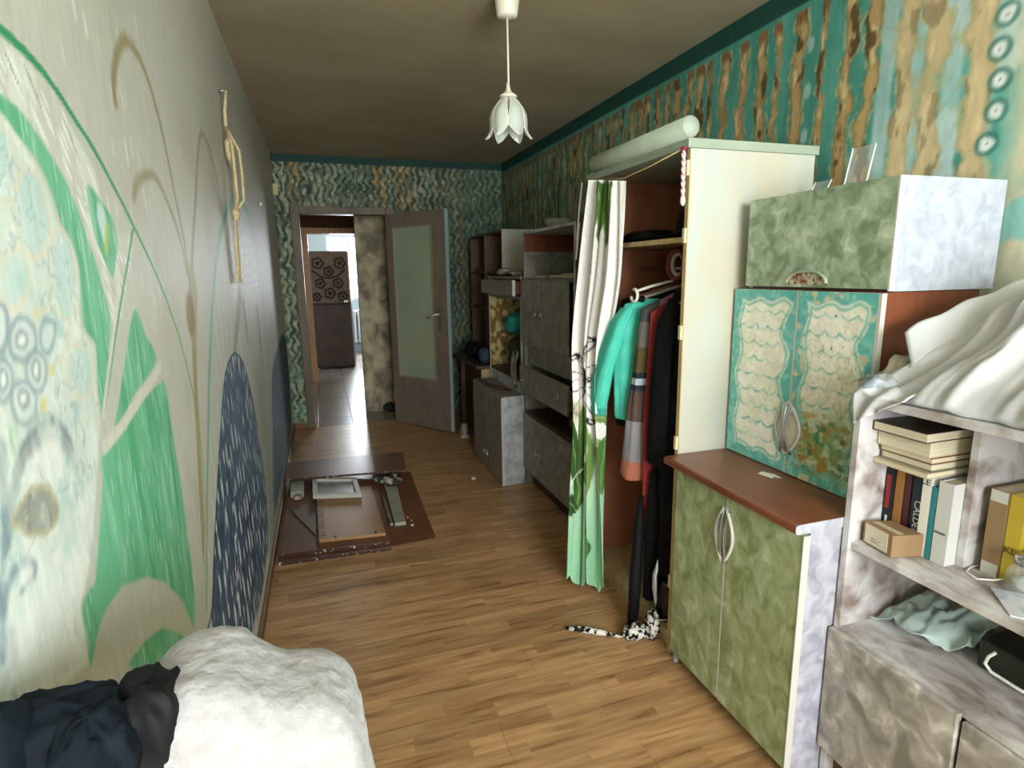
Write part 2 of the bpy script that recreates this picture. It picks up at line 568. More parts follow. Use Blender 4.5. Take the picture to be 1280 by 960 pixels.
M['ring_core'] = [[(0.825,1.374),(0.823,1.371),(0.821,1.369),(0.817,1.367),(0.814,1.366),(0.81,1.366),(0.807,1.367),(0.804,1.369),(0.802,1.371),(0.802,1.374),(0.802,1.377),(0.804,1.38),(0.807,1.382),(0.81,1.384),(0.814,1.385),(0.817,1.386),(0.82,1.385),(0.823,1.383),(0.825,1.381),(0.826,1.378)],[(0.844,1.335),(0.842,1.332),(0.839,1.329),(0.836,1.327),(0.833,1.325),(0.829,1.325),(0.827,1.327),(0.824,1.329),(0.823,1.331),(0.823,1.335),(0.824,1.338),(0.825,1.341),(0.828,1.344),(0.831,1.346),(0.834,1.348),(0.838,1.348),(0.841,1.347),(0.843,1.345),(0.844,1.342),(0.845,1.339)],[(0.764,1.337),(0.763,1.333),(0.76,1.33),(0.757,1.328),(0.754,1.327),(0.751,1.327),(0.748,1.328),(0.746,1.33),(0.745,1.333),(0.744,1.337),(0.745,1.34),(0.747,1.344),(0.749,1.347),(0.752,1.349),(0.756,1.35),(0.759,1.35),(0.762,1.349),(0.764,1.347),(0.765,1.344),(0.765,1.341)],[(0.799,1.305),(0.798,1.303),(0.796,1.3),(0.793,1.299),(0.79,1.298),(0.787,1.298),(0.785,1.299),(0.783,1.301),(0.781,1.304),(0.781,1.306),(0.782,1.309),(0.783,1.312),(0.785,1.314),(0.788,1.315),(0.791,1.316),(0.794,1.316),(0.796,1.315),(0.798,1.313),(0.8,1.311),(0.8,1.308)]]
M['yellow_list'] = [[(0.883,1.33),(0.882,1.328),(0.881,1.326),(0.879,1.325),(0.876,1.325),(0.874,1.325),(0.872,1.326),(0.871,1.327),(0.87,1.328),(0.869,1.33),(0.87,1.332),(0.871,1.334),(0.872,1.335),(0.874,1.336),(0.876,1.337),(0.879,1.337),(0.881,1.336),(0.882,1.335),(0.883,1.333),(0.884,1.332)],[(0.843,1.291),(0.841,1.288),(0.839,1.286),(0.837,1.285),(0.834,1.284),(0.831,1.284),(0.829,1.285),(0.827,1.287),(0.826,1.289),(0.826,1.292),(0.826,1.294),(0.828,1.297),(0.83,1.299),(0.832,1.3),(0.835,1.301),(0.838,1.301),(0.84,1.3),(0.842,1.298),(0.843,1.296),(0.843,1.294)],[(0.866,1.406),(0.865,1.404),(0.864,1.403),(0.862,1.402),(0.86,1.402),(0.858,1.401),(0.856,1.402),(0.855,1.403),(0.854,1.404),(0.853,1.405),(0.853,1.407),(0.854,1.408),(0.856,1.409),(0.857,1.41),(0.859,1.411),(0.861,1.411),(0.863,1.411),(0.865,1.41),(0.866,1.409),(0.866,1.407)]]
M['egg'] = [(0.722,1.189),(0.744,1.205),(0.77,1.211),(0.794,1.209),(0.816,1.196),(0.831,1.171),(0.822,1.154),(0.798,1.149),(0.765,1.16),(0.739,1.177)]
M['egg_arch'] = [(0.703,1.175),(0.73,1.218),(0.76,1.249),(0.795,1.268),(0.835,1.27),(0.87,1.258),(0.895,1.224)]
M['egg_arch2'] = [(0.744,1.231),(0.78,1.253),(0.823,1.257),(0.865,1.244),(0.894,1.207),(0.899,1.177)]
M['swirl'] = [(0.681,1.114),(0.695,1.135),(0.716,1.145),(0.739,1.142),(0.752,1.128),(0.743,1.117),(0.72,1.115)]
M['left_strokes'] = [(0.728,1.273),(0.71,1.208),(0.685,1.148),(0.66,1.073)]
M['green_patch'] = [(0.715,1.29),(0.764,1.285),(0.763,1.263),(0.742,1.237),(0.705,1.262)]
M['arcA'] = [(1.312,1.769),(1.322,1.813),(1.362,1.863),(1.421,1.908),(1.472,1.918),(1.531,1.912),(1.592,1.881),(1.645,1.822),(1.684,1.749),(1.716,1.669),(1.751,1.583),(1.773,1.503),(1.774,1.397),(1.742,1.269),(1.689,1.126)]
M['arcB'] = [(1.347,1.6),(1.375,1.627),(1.434,1.656),(1.501,1.668),(1.564,1.66),(1.622,1.629),(1.676,1.593),(1.726,1.537),(1.76,1.46)]
M['arcC'] = [(1.835,1.483),(1.911,1.574),(2.026,1.71),(2.116,1.818),(2.217,1.898),(2.282,1.912),(2.37,1.883),(2.438,1.835),(2.505,1.775)]
M['trunk'] = [(1.774,1.45),(1.813,1.482),(1.855,1.461),(1.854,1.383),(1.786,1.287),(1.723,1.163),(1.668,0.999),(1.612,0.817),(1.527,0.646),(1.541,0.739),(1.604,0.931),(1.67,1.13),(1.726,1.314)]
M['spot'] = [(1.788,1.347),(1.781,1.328),(1.77,1.312),(1.755,1.3),(1.739,1.293),(1.723,1.291),(1.708,1.295),(1.697,1.304),(1.689,1.318),(1.686,1.334),(1.688,1.352),(1.695,1.369),(1.705,1.385),(1.719,1.397),(1.734,1.405),(1.75,1.408),(1.765,1.405),(1.778,1.396),(1.786,1.383),(1.79,1.366)]
M['tall'] = [(1.471,0.557),(1.651,0.824),(1.784,1.013),(1.93,1.2),(2.132,1.398),(2.37,1.577),(2.664,1.712),(2.936,1.788),(3.18,1.81),(3.481,1.762),(3.662,1.603),(3.768,1.376),(3.732,1.094),(3.603,0.729),(3.35,0.322),(2.98,0.108),(2.237,0.088)]
M['tall_line'] = [(1.511,0.621),(1.651,0.824),(1.784,1.013),(1.93,1.2),(2.132,1.398),(2.37,1.577),(2.664,1.712),(2.936,1.788),(3.18,1.81),(3.481,1.762),(3.615,1.645)]
M['silver'] = [(2.69,1.626),(2.959,1.714),(3.251,1.703),(3.486,1.596),(3.623,1.424),(3.605,1.312),(3.177,1.302),(2.826,1.308),(2.635,1.368),(2.581,1.48)]
M['drips'] = [[(2.786,1.362),(2.584,1.24),(2.449,1.159)],[(2.882,1.305),(2.895,1.214),(2.909,1.157)],[(3.454,1.253),(3.459,1.077),(3.462,0.941)]]
M['navy'] = [(2.424,1.156),(2.263,1.136),(2.136,1.089),(1.994,0.984),(1.84,0.849),(1.692,0.712),(1.571,0.586),(1.498,0.528),(2.037,0.169),(2.22,0.133),(2.511,0.123),(2.821,0.141),(2.947,0.21),(3.014,0.396),(2.967,0.641),(2.862,0.883),(2.701,1.058),(2.566,1.124)]
M['navy2'] = [(3.956,0.814),(4.636,0.914),(5.41,0.942),(5.877,0.728),(5.507,0.185),(5.163,0.088),(3.776,0.119),(3.312,0.146),(3.566,0.446)]

# ------------------------------------------------------------------ the room
rng = random.Random(7)


def structure(o, label, cat='wall'):
    return tag(o, label, cat, kind='structure')


# ---- floor with laminate planks
m_under = mat('floor_underlay', '3a2a1c', 0.9)


def laminate():
    m = bpy.data.materials.new('honey_laminate')
    m.use_nodes = True
    nt = m.node_tree
    b = nt.nodes['Principled BSDF']
    g = nt.nodes.new('ShaderNodeNewGeometry')
    oi = nt.nodes.new('ShaderNodeObjectInfo')
    # three printed strips per plank, each a slightly different tone
    sx = nt.nodes.new('ShaderNodeSeparateXYZ')
    nt.links.new(g.outputs['Position'], sx.inputs[0])
    fl = nt.nodes.new('ShaderNodeMath')
    fl.operation = 'MULTIPLY'
    fl.inputs[1].default_value = 1 / 0.0643
    nt.links.new(sx.outputs['Y'], fl.inputs[0])
    fr = nt.nodes.new('ShaderNodeMath')
    fr.operation = 'FLOOR'
    nt.links.new(fl.outputs[0], fr.inputs[0])
    ofs = nt.nodes.new('ShaderNodeMath')
    ofs.operation = 'MULTIPLY_ADD'
    ofs.inputs[1].default_value = 0.37
    nt.links.new(fr.outputs[0], ofs.inputs[0])
    mx_ = nt.nodes.new('ShaderNodeMath')
    mx_.operation = 'MULTIPLY'
    mx_.inputs[1].default_value = 2.2
    nt.links.new(sx.outputs['X'], mx_.inputs[0])
    nt.links.new(mx_.outputs[0], ofs.inputs[2])
    fx = nt.nodes.new('ShaderNodeMath')
    fx.operation = 'FLOOR'
    nt.links.new(ofs.outputs[0], fx.inputs[0])
    cb = nt.nodes.new('ShaderNodeCombineXYZ')
    nt.links.new(fr.outputs[0], cb.inputs[0])
    nt.links.new(fx.outputs[0], cb.inputs[1])
    wnz = nt.nodes.new('ShaderNodeTexWhiteNoise')
    wnz.noise_dimensions = '3D'
    nt.links.new(cb.outputs[0], wnz.inputs['Vector'])
    mp = nt.nodes.new('ShaderNodeMapping')
    mp.inputs['Scale'].default_value = (2.2, 22, 1)
    ad = nt.nodes.new('ShaderNodeVectorMath')
    ad.operation = 'ADD'
    nt.links.new(g.outputs['Position'], ad.inputs[0])
    nt.links.new(wnz.outputs['Color'], ad.inputs[1])
    nt.links.new(ad.outputs[0], mp.inputs['Vector'])
    n = nt.nodes.new('ShaderNodeTexNoise')
    n.inputs['Scale'].default_value = 1.6
    n.inputs['Detail'].default_value = 6
    n.inputs['Distortion'].default_value = 0.6
    nt.links.new(mp.outputs[0], n.inputs['Vector'])
    r = nt.nodes.new('ShaderNodeValToRGB')
    e = r.color_ramp.elements
    e[0].position, e[0].color = 0.28, rgba('835d3c')
    e[1].position, e[1].color = 0.62, rgba('c19769')
    x = r.color_ramp.elements.new(0.42)
    x.color = rgba('a97f55')
    nt.links.new(n.outputs[0], r.inputs[0])
    mr = nt.nodes.new('ShaderNodeMapRange')
    mr.inputs[3].default_value = 0.80
    mr.inputs[4].default_value = 1.12
    nt.links.new(wnz.outputs['Value'], mr.inputs[0])
    mix = nt.nodes.new('ShaderNodeMix')
    mix.data_type = 'RGBA'
    mix.blend_type = 'MULTIPLY'
    mix.inputs['Factor'].default_value = 1
    nt.links.new(r.outputs[0], mix.inputs['A'])
    nt.links.new(mr.outputs[0], mix.inputs['B'])
    mr2 = nt.nodes.new('ShaderNodeMapRange')
    mr2.inputs[3].default_value = 0.93
    mr2.inputs[4].default_value = 1.06
    nt.links.new(oi.outputs['Random'], mr2.inputs[0])
    mix2 = nt.nodes.new('ShaderNodeMix')
    mix2.data_type = 'RGBA'
    mix2.blend_type = 'MULTIPLY'
    mix2.inputs['Factor'].default_value = 1
    nt.links.new(mix.outputs['Result'], mix2.inputs['A'])
    nt.links.new(mr2.outputs[0], mix2.inputs['B'])
    nt.links.new(mix2.outputs['Result'], b.inputs['Base Color'])
    b.inputs['Roughness'].default_value = 0.34
    b.inputs['Specular IOR Level'].default_value = 0.4
    return m


floor = structure(box(-0.12, W + 0.12, YF - 0.15, D, -0.08, -0.0085).build('floor', m_under), 'honey oak laminate floor of the narrow painted room', 'floor')
m_lam = laminate()
PW = 0.193
plank_cache = {}
ny = int((D - YF) / PW)
y = YF
while y < D - 0.01:
    w_ = min(PW, D - y)
    x = -rng.choice([0.1, 0.5, 0.85, 1.1, 0.3])
    while x < W - 0.01:
        x0, x1 = max(x, 0.0), min(x + 1.285, W)
        if x1 - x0 > 0.02:
            key = (round(x1 - x0, 3), round(w_, 3))
            if key not in plank_cache:
                plank_cache[key] = box(0.0004, key[0] - 0.0004, 0.0004, key[1] - 0.0004, -0.0085, 0.0).build('plank', m_lam, floor, world=False, bevel=0.0006)
                o = plank_cache[key]
            else:
                o = plank_cache[key].copy()
                C.objects.link(o)
                o.parent = floor
            o.location = (x0, y, 0)
        x += 1.285
    y += PW

# ---- ceiling
m_ceil = mat('ochre_stained_ceiling', 'a3977c', 0.75, 0.25, col2='b5a98c', scale=1.6, detail=6, lo=0.3, hi=0.7, stretch=(1, 1.6, 1), bump=0.06)
structure(box(-0.12, W + 0.12, YF - 0.15, D + 0.12, H, H + 0.1).build('ceiling', m_ceil), 'dull ochre brown painted ceiling of the narrow room', 'ceiling')


# ---- left wall with the mural
def left_colour(Y, Z):
    n1, n2, n3 = fbm(Y * 3, Z * 2.2, 1), fbm(Y * 26, Z * 5, 2), fbm(Y * 9, Z * 7, 3)
    wy = Y + 0.010 * (fbm(Y * 9, Z * 9, 11) - 0.5)
    wz = Z + 0.012 * (fbm(Y * 9, Z * 9, 12) - 0.5)
    wy0, wz0 = wy, wz
    col = np.tile(hexc('cfccc0'), (len(Y), 1))
    mixc(col, 'bfb9a6', sst(0.4, 0.75, n1) * 0.7)
    mixc(col, 'd6cfba', sst(0.5, 0.8, n3) * 0.45)
    mixc(col, 'd9d3c4', sst(0.52, 0.8, n2) * 0.35)
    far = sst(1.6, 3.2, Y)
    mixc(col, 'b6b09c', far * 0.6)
    # white brush dabs high on the wall
    near = (1 - sst(1.25, 1.75, Y)) * sst(1.3, 1.5, Z)
    mixc(col, 'e9e8de', dashes(Y, Z, 0.040, 0.095, 3, 0.30, 0.011, 0.034, 0.12) * near * 0.8)
    mixc(col, 'efeee6', dashes(Y, Z, 0.031, 0.065, 8, 0.18, 0.007, 0.022, 0.1) * (1 - sst(1.2, 1.5, Y)) * 0.5)
    # petals and the marbled white field beside the bed
    pm = poly_mask(wy, wz, M['petals'], 0.006)
    mixc(col, 'dde3da', pm)
    mixc(col, 'efefe8', pm * sst(0.45, 0.7, fbm(Y * 20, Z * 14, 21)))
    mixc(col, 'b7d3cd', pm * sst(0.52, 0.75, fbm(Y * 24, Z * 18, 22)) * sst(0.95, 1.15, Z) * 0.7)
    for q in M['petal_list']:
        mixc(col, 'c3dbd6', poly_mask(wy, wz, q, 0.012) * (0.35 + 0.5 * n3))
        mixc(col, 'e6ddc6', line_mask(wy, wz, q, 0.010, soft=0.006, closed=True) * 0.75)
    sw1 = np.abs(fbm(Y * 13, Z * 9, 24) - 0.5)
    mixc(col, '9fb4b8', pm * (1 - sst(0.004, 0.016, sw1)) * 0.45)
    mixc(col, 'f4f4ef', pm * (1 - sst(0.010, 0.030, np.abs(fbm(Y * 17 + 5, Z * 11, 25) - 0.52))) * 0.6)
    wy = wy + 0.016 * (fbm(Y * 22, Z * 22, 13) - 0.5)
    wz = wz + 0.016 * (fbm(Y * 22, Z * 22, 14) - 0.5)
    for q in M['ring_list']:
        mixc(col, 'dfe6e4', poly_mask(wy, wz, q, 0.008) * 0.8)
        mixc(col, '7d919b', line_mask(wy, wz, q, 0.007, soft=0.005, closed=True) * (0.35 + 0.65 * n3))
    for q in M['ring_core']:
        mixc(col, 'f6f6f2', poly_mask(wy, wz, q, 0.006) * 0.9)
        mixc(col, '64737e', line_mask(wy, wz, q, 0.005, soft=0.005, closed=True) * 0.6)
    for q in M['yellow_list']:
        mixc(col, 'dfd480', poly_mask(wy, wz, q, 0.006) * 0.8)
    low = pm * (1 - sst(1.02, 1.2, Z))
    mixc(col, 'f1efe8', low * 0.65)
    mixc(col, 'c3c6c4', low * sst(0.58, 0.72, fbm(Y * 10 + 2 * n1, Z * 16, 31)) * 0.6)
    mixc(col, 'a9c4cc', low * sst(0.64, 0.74, fbm(Y * 30, Z * 12, 33)) * 0.6)
    gp = poly_mask(wy, wz, M['green_patch'], 0.008)
    mixc(col, '8fc29a', gp * sst(0.45, 0.65, fbm(Y * 34, Z * 14, 23)) * 0.7)
    for k, w0, c in (('egg_arch', 0.020, '8c979c'), ('egg_arch2', 0.014, 'aab0ae'), ('swirl', 0.012, '98a6ae'), ('left_strokes', 0.020, '8ea0aa')):
        mixc(col, c, line_mask(wy, wz, M[k], w0, w0 * 0.6, 0.007) * (0.35 + 0.8 * sst(0.4, 0.65, fbm(Y * 40, Z * 12, 41))))
    eg = poly_mask(wy, wz, M['egg'], 0.006)
    mixc(col, 'a7a79c', eg)
    mixc(col, '6f7370', eg * sst(0.5, 0.75, fbm(Y * 30, Z * 26, 42)))
    mixc(col, 'd2d2c6', eg * sst(0.55, 0.75, fbm(Y * 34, Z * 30, 43)))
    mixc(col, 'c9bd95', line_mask(wy, wz, M['egg'], 0.006, soft=0.004, closed=True) * 0.8)
    wy, wz = wy0, wz0
    # white fan between the two arcs
    fm = poly_mask(wy, wz, M['white_fan'], 0.006)
    mixc(col, 'd8d5c8', fm * 0.8)
    mixc(col, 'f3f3ee', fm * np.maximum(dashes(Y, Z, 0.02, 0.06, 5, 0.8, 0.008, 0.026, 0.75), 0.5 * sst(0.5, 0.7, fbm(Y * 22, Z * 12, 5))))
    mixc(col, '8d928a', fm * dashes(Y, Z, 0.026, 0.09, 15, 0.35, 0.003, 0.03, 0.75) * 0.7)
    # greens
    gn = fbm(Y * 40, Z * 6, 51)
    for k in ('band', 'tri', 'big', 'small_green', 'leaf'):
        g = poly_mask(wy, wz, M[k], 0.004)
        mixc(col, '78c298', g)
        mixc(col, '5fb183', g * sst(0.45, 0.72, gn))
        mixc(col, 'a5dabb', g * sst(0.55, 0.8, fbm(Y * 46, Z * 7, 52)) * 0.8)
        mixc(col, 'c6e8d2', g * dashes(Y, Z, 0.014, 0.07, 55, 0.25, 0.003, 0.03) * 0.7)
    mixc(col, 'dfe9ea', poly_mask(wy, wz, M['leaf_white'], 0.005) * 0.85)
    mixc(col, 'b9cf6a', poly_mask(wy, wz, M['leaf_yellow'], 0.004) * 0.8)
    mixc(col, '3f9a68', line_mask(wy, wz, M['arc_outer'], 0.015, 0.004, 0.0025))
    mixc(col, '4f9a70', line_mask(wy, wz, M['stem'], 0.008, 0.005, 0.0025))
    mixc(col, 'e6e1d4', line_mask(wy, wz, M['stem_pale'], 0.012, 0.01, 0.005) * 0.9)
    mixc(col, 'e0dacb', line_mask(wy, wz, M['branch_pale'], 0.022, 0.022, 0.004))
    # ochre arcs and the thin trunk
    for k, w0, w1, s in (('arcA', 0.026, 0.016, 0.7), ('arcB', 0.024, 0.014, 0.6), ('arcC', 0.026, 0.022, 0.65)):
        mixc(col, '8f7d4d', line_mask(wy, wz, M[k], w0, w1, 0.009) * s * (0.55 + 0.6 * fbm(Y * 12, Z * 9, 61)))
    mixc(col, 'a89762', poly_mask(wy, wz, M['trunk'], 0.008) * 0.7)
    mixc(col, '8b6f3c', poly_mask(wy, wz, M['spot'], 0.014) * 0.75)
    mixc(col, '7f8b52', line_mask(wy, wz, M['trunk'][8:10] + M['trunk'][12:13], 0.01, 0.006, 0.006) * 0.7)
    # the tall pale dome with its silver crown
    tm = poly_mask(wy, wz, M['tall'], 0.01)
    mixc(col, 'c9c8bc', tm * 0.9)
    mixc(col, 'dcdcd4', tm * sst(0.5, 0.75, fbm(Y * 30, Z * 4, 71)) * 0.6)
    mixc(col, '6fb095', line_mask(wy, wz, M['tall_line'], 0.014, 0.05, 0.010) * 0.8)
    sm_ = poly_mask(wy, wz, M['silver'], 0.05)
    mixc(col, 'dedfda', sm_ * 0.9)
    mixc(col, 'f6f6f2', sm_ * np.maximum(dashes(Y, Z, 0.15, 0.050, 72, 0.75, 0.05, 0.020, 0.2), dashes(Y, Z, 0.10, 0.037, 73, 0.65, 0.035, 0.015, -0.2)))
    for q in M['drips']:
        mixc(col, '8a7a4c', line_mask(wy, wz, q, 0.09, 0.02, 0.03) * 0.75)
    # navy cone full of white strokes
    nm = poly_mask(wy, wz, M['navy'], 0.006)
    mixc(col, '4b617a', nm)
    mixc(col, '35495f', nm * sst(0.5, 0.7, fbm(Y * 22, Z * 10, 81)))
    axis_y = 1.98 + 0.25 * (Z - 0.4)
    fan = (Y - axis_y) * 0.35
    mixc(col, 'dfe4e6', nm * dashes(Y + 0.0 * Z, Z + np.abs(fan), 0.075, 0.120, 82, 0.80, 0.020, 0.055, 0.10) * 0.9)
    mixc(col, '9fb2c2', nm * dashes(Y, Z + np.abs(fan), 0.050, 0.090, 83, 0.65, 0.012, 0.040, -0.08) * 0.75)
    mixc(col, 'e9ecec', nm * sst(0.62, 0.70, fbm(Y * 26, Z * 24, 84)) * (1 - sst(0.03, 0.10, np.abs(Y - axis_y))) * 0.8)
    mixc(col, '1d2c3c', line_mask(wy, wz, M['navy'], 0.010, soft=0.006, closed=True) * 0.8)
    n2m = poly_mask(wy, wz, M['navy2'], 0.03)
    mixc(col, '3a4f5e', n2m)
    mixc(col, '93a6ae', n2m * dashes(Y, Z, 0.09, 0.07, 85, 0.5, 0.02, 0.026) * 0.7)
    mixc(col, '8a9a80', sst(2.75, 3.2, Y) * (1 - sst(3.2, 3.9, Y)) * (1 - sst(0.8, 1.25, Z)) * 0.6)
    return col


ya = np.concatenate([[YF], steps((0.5, 1.75, 0.004), (1.75, 3.0, 0.008), (3.0, D, 0.02))])
za = steps((0, 0.30, 0.03), (0.30, 0.78, 0.006), (0.78, 1.80, 0.004), (1.80, H, 0.01))
m_wall = painted_mat('mural_paint', 0.6, 0.06, 70, (1, 1, 0.14))
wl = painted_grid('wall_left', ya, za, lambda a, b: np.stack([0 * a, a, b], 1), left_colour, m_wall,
                  back=[(-0.12, -0.002, YF - 0.15, D + 0.12, 0, H)])
structure(wl, 'cream left wall with a hand painted mural of green arches and a navy cone')

# ---- right wall: ochre and brown wavy stripes on teal
STR = [3.28, 3.176, 3.095, 3.01, 2.904, 2.812, 2.733, 2.629, 2.539, 2.459, 2.365, 2.241, 2.12, 2.034, 1.925, 1.808, 1.696, 1.612, 1.48, 1.388, 1.254, 0.99, 0.86, 0.74, 0.61, 0.47, 0.34, 0.20, 0.06]
s_ = 3.38
while s_ < 5.7:
    STR.append(s_)
    s_ += 0.085 + 0.03 * rng.random()


def right_colour(Y, Z):
    n = fbm(Y * 6, Z * 6, 1)
    col = np.tile(hexc('4a9081'), (len(Y), 1))
    mixc(col, '5ba292', sst(0.45, 0.75, fbm(Y * 9, Z * 2, 2)))
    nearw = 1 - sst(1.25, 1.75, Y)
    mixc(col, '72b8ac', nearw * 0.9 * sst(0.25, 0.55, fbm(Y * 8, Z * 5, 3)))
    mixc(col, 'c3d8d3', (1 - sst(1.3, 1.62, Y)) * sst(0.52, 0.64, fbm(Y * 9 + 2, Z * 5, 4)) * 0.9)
    # blue-grey ribbons between the stripes at the near end
    for yc, w in ((1.545, 0.06), (1.324, 0.055), (1.44, 0.05)):
        d = np.abs(Y - yc - 0.03 * (fbm(Z * 5, Z * 0 + yc, 7) - 0.5) + 0.0 * Z)
        mixc(col, 'b9d0cf', (1 - sst(w * 0.35, w * 0.62, d)) * (0.45 + 0.6 * fbm(Y * 26, Z * 10, 8)))
    for k, yc in enumerate(STR):
        big = 1 + 0.22 * float(1 - sst(1.35, 1.7, np.array(yc)))
        wob = 0.050 * (fbm(Z * 9.5, 0 * Z + k * 3.7, 9, 3) - 0.5) * big + 0.010 * (fbm(Z * 26, 0 * Z + k, 10, 2) - 0.5)
        wid = (0.014 + 0.024 * fbm(Z * 12, 0 * Z + k * 1.3, 11, 3)) * big
        if k in (9, 13, 15):
            wid = wid * 0.6
        top = 2.40 if yc > 1.75 else 2.6
        d = np.abs(Y - yc - wob) + 0.022 * (fbm(Y * 38, Z * 30, 12, 3) - 0.5)
        on = 1 - sst(top - 0.012, top, Z)
        gaps = 0.30 + 0.7 * sst(0.25, 0.42, fbm(Z * 8 + 3, 0 * Z + k * 7.1, 13, 3))
        sel = d < 0.12
        body = np.where(sel, (1 - sst(wid * 0.9, wid * 1.25, d)) * on, 0)
        edge = np.where(sel, (1 - sst(wid * 1.3, wid * 1.8, d)) * on, 0)
        mixc(col, 'b3b88e', edge * 0.75 * sst(0.42, 0.6, fbm(Y * 50, Z * 34, 40 + k)))
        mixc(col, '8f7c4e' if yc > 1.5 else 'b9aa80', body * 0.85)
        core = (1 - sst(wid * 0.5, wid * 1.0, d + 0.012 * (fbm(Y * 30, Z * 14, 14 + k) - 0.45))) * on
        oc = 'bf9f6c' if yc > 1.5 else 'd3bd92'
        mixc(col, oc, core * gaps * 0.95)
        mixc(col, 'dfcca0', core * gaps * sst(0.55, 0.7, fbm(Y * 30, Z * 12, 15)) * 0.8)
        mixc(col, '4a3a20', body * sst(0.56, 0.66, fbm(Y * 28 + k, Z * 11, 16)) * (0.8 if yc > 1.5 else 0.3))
        mixc(col, '7b5230', body * on * sst(top - 0.07, top - 0.03, Z) * 0.7)
    # cream field and pale rosettes beside the bookcase
    cr = (1 - sst(1.11, 1.19, Y + 0.05 * (fbm(Z * 6, Z * 0, 17) - 0.5) - 0.10 * (1 - sst(1.35, 1.75, Z)))) * sst(1.00, 1.05, Y)
    mixc(col, 'dccfae', cr * (0.6 + 0.5 * fbm(Y * 20, Z * 12, 18)))
    mixc(col, '8cc6bd', cr * sst(0.56, 0.66, fbm(Y * 9, Z * 7, 19)) * 0.9)
    for (dy, dz) in ((1.195, 2.105), (1.203, 2.022), (1.192, 1.941), (1.192, 1.862), (1.205, 1.78)):
        d = np.hypot(Y - dy, Z - dz)
        mixc(col, '2f6a60', (1 - sst(0.026, 0.038, d)) * 0.7)
        mixc(col, 'e4ece8', (1 - sst(0.012, 0.026, d + 0.010 * (fbm(Y * 50, Z * 50, 20) - 0.5))))
        mixc(col, '8a8a70', 1 - sst(0.002, 0.005, d))
    for (dy, dz) in ((1.87, 2.26), (1.87, 2.10), (1.87, 1.94)):
        d = np.hypot((Y - dy) / 0.6, Z - dz)
        mixc(col, 'b3cbc4', (1 - sst(0.02, 0.035, d)) * 0.8)
    # dark green band under the ceiling
    mixc(col, '1f4b42', sst(2.412, 2.42, Z) * sst(1.4, 1.5, Y + 10 * 0))
    return col


ya = np.concatenate([[YF], steps((-0.3, 0.85, 0.014), (0.85, 2.6, 0.006), (2.6, D, 0.012))])
za = np.concatenate([[0.0, 0.6], steps((1.2, H, 0.007))])
m_wall2 = painted_mat('striped_wall_paint', 0.62, 0.10, 45, (1, 1, 0.4))
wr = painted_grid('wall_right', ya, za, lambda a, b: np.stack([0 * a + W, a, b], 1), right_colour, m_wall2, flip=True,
                  back=[(W + 0.002, W + 0.12, YF - 0.15, D + 0.12, 0, H)], edge='3f8272')
structure(wr, 'teal right wall painted with wavy ochre and brown vertical stripes')


# ---- back wall with the doorway
DX0, DX1, DH = 0.19, 0.985, 2.005


def back_colour(X, Z):
    col = np.tile(hexc('5d6652'), (len(X), 1))
    mixc(col, '3b4b3e', sst(0.45, 0.65, fbm(X * 14, Z * 9, 1)))
    wob = 0.016 * np.sin(Z * 44 + 14 * fbm(X * 4, Z * 3, 2)) + 0.045 * (fbm(X * 6, Z * 8, 3) - 0.5)
    k = (X + wob) / 0.062
    ki = np.floor(k)
    h = np.sin(ki * 91.3) * 4375.3
    h = h - np.floor(h)
    d = np.abs(k - ki - 0.5) + 0.55 * (fbm(X * 30, Z * 26, 4) - 0.5)
    m = 1 - sst(0.20, 0.34, d)
    a, b, c = (h < 0.4), (h >= 0.4) & (h < 0.7), (h >= 0.7)
    mixc(col, 'a0a586', m * a * (0.35 + 0.6 * sst(0.35, 0.6, fbm(X * 9, Z * 13, 7))))
    mixc(col, '80917a', m * b * (0.3 + 0.6 * sst(0.35, 0.6, fbm(X * 9, Z * 13, 8))))
    mixc(col, 'a38d58', m * c * (0.4 + 0.6 * sst(0.35, 0.6, fbm(X * 9, Z * 13, 9))))
    mixc(col, '2c3b30', sst(0.38, 0.5, d) * 0.7)
    mixc(col, 'c4ccb2', m * sst(0.6, 0.75, fbm(X * 45, Z * 30, 5)) * 0.8)
    mixc(col, '7fa898', (1 - sst(0.1, 0.2, X)) * (1 - sst(0.2, 1.2, Z)) * 0.6 * sst(0.4, 0.6, fbm(X * 30, Z * 30, 6)))
    mixc(col, '4d6a58', sst(1.2, 2.0, X) * 0.45)
    mixc(col, '1c3f38', sst(2.432, 2.44, Z))
    return col


xa = np.concatenate([steps((0, DX0 - 0.0001, 0.008)), steps((DX0, DX1, 0.012)), steps((DX1 + 0.0001, W, 0.01))])
za = np.concatenate([steps((0, DH - 0.0001, 0.012)), steps((DH, H, 0.009))])
wb = painted_grid('wall_back', xa, za, lambda a, b: np.stack([a, 0 * a + D, b], 1), back_colour, painted_mat('zigzag_wall_paint', 0.65, 0.15, 60, (1, 1, 0.6)),
                  hole=lambda a, b: (a > DX0) & (a < DX1) & (b < DH),
                  back=[(-0.12, DX0, D + 0.002, D + 0.12, 0, H), (DX1, W + 0.12, D + 0.002, D + 0.12, 0, H), (DX0, DX1, D + 0.002, D + 0.12, DH, H)])
structure(wb, 'far end wall painted with zigzag sage and ochre stripes around the doorway')

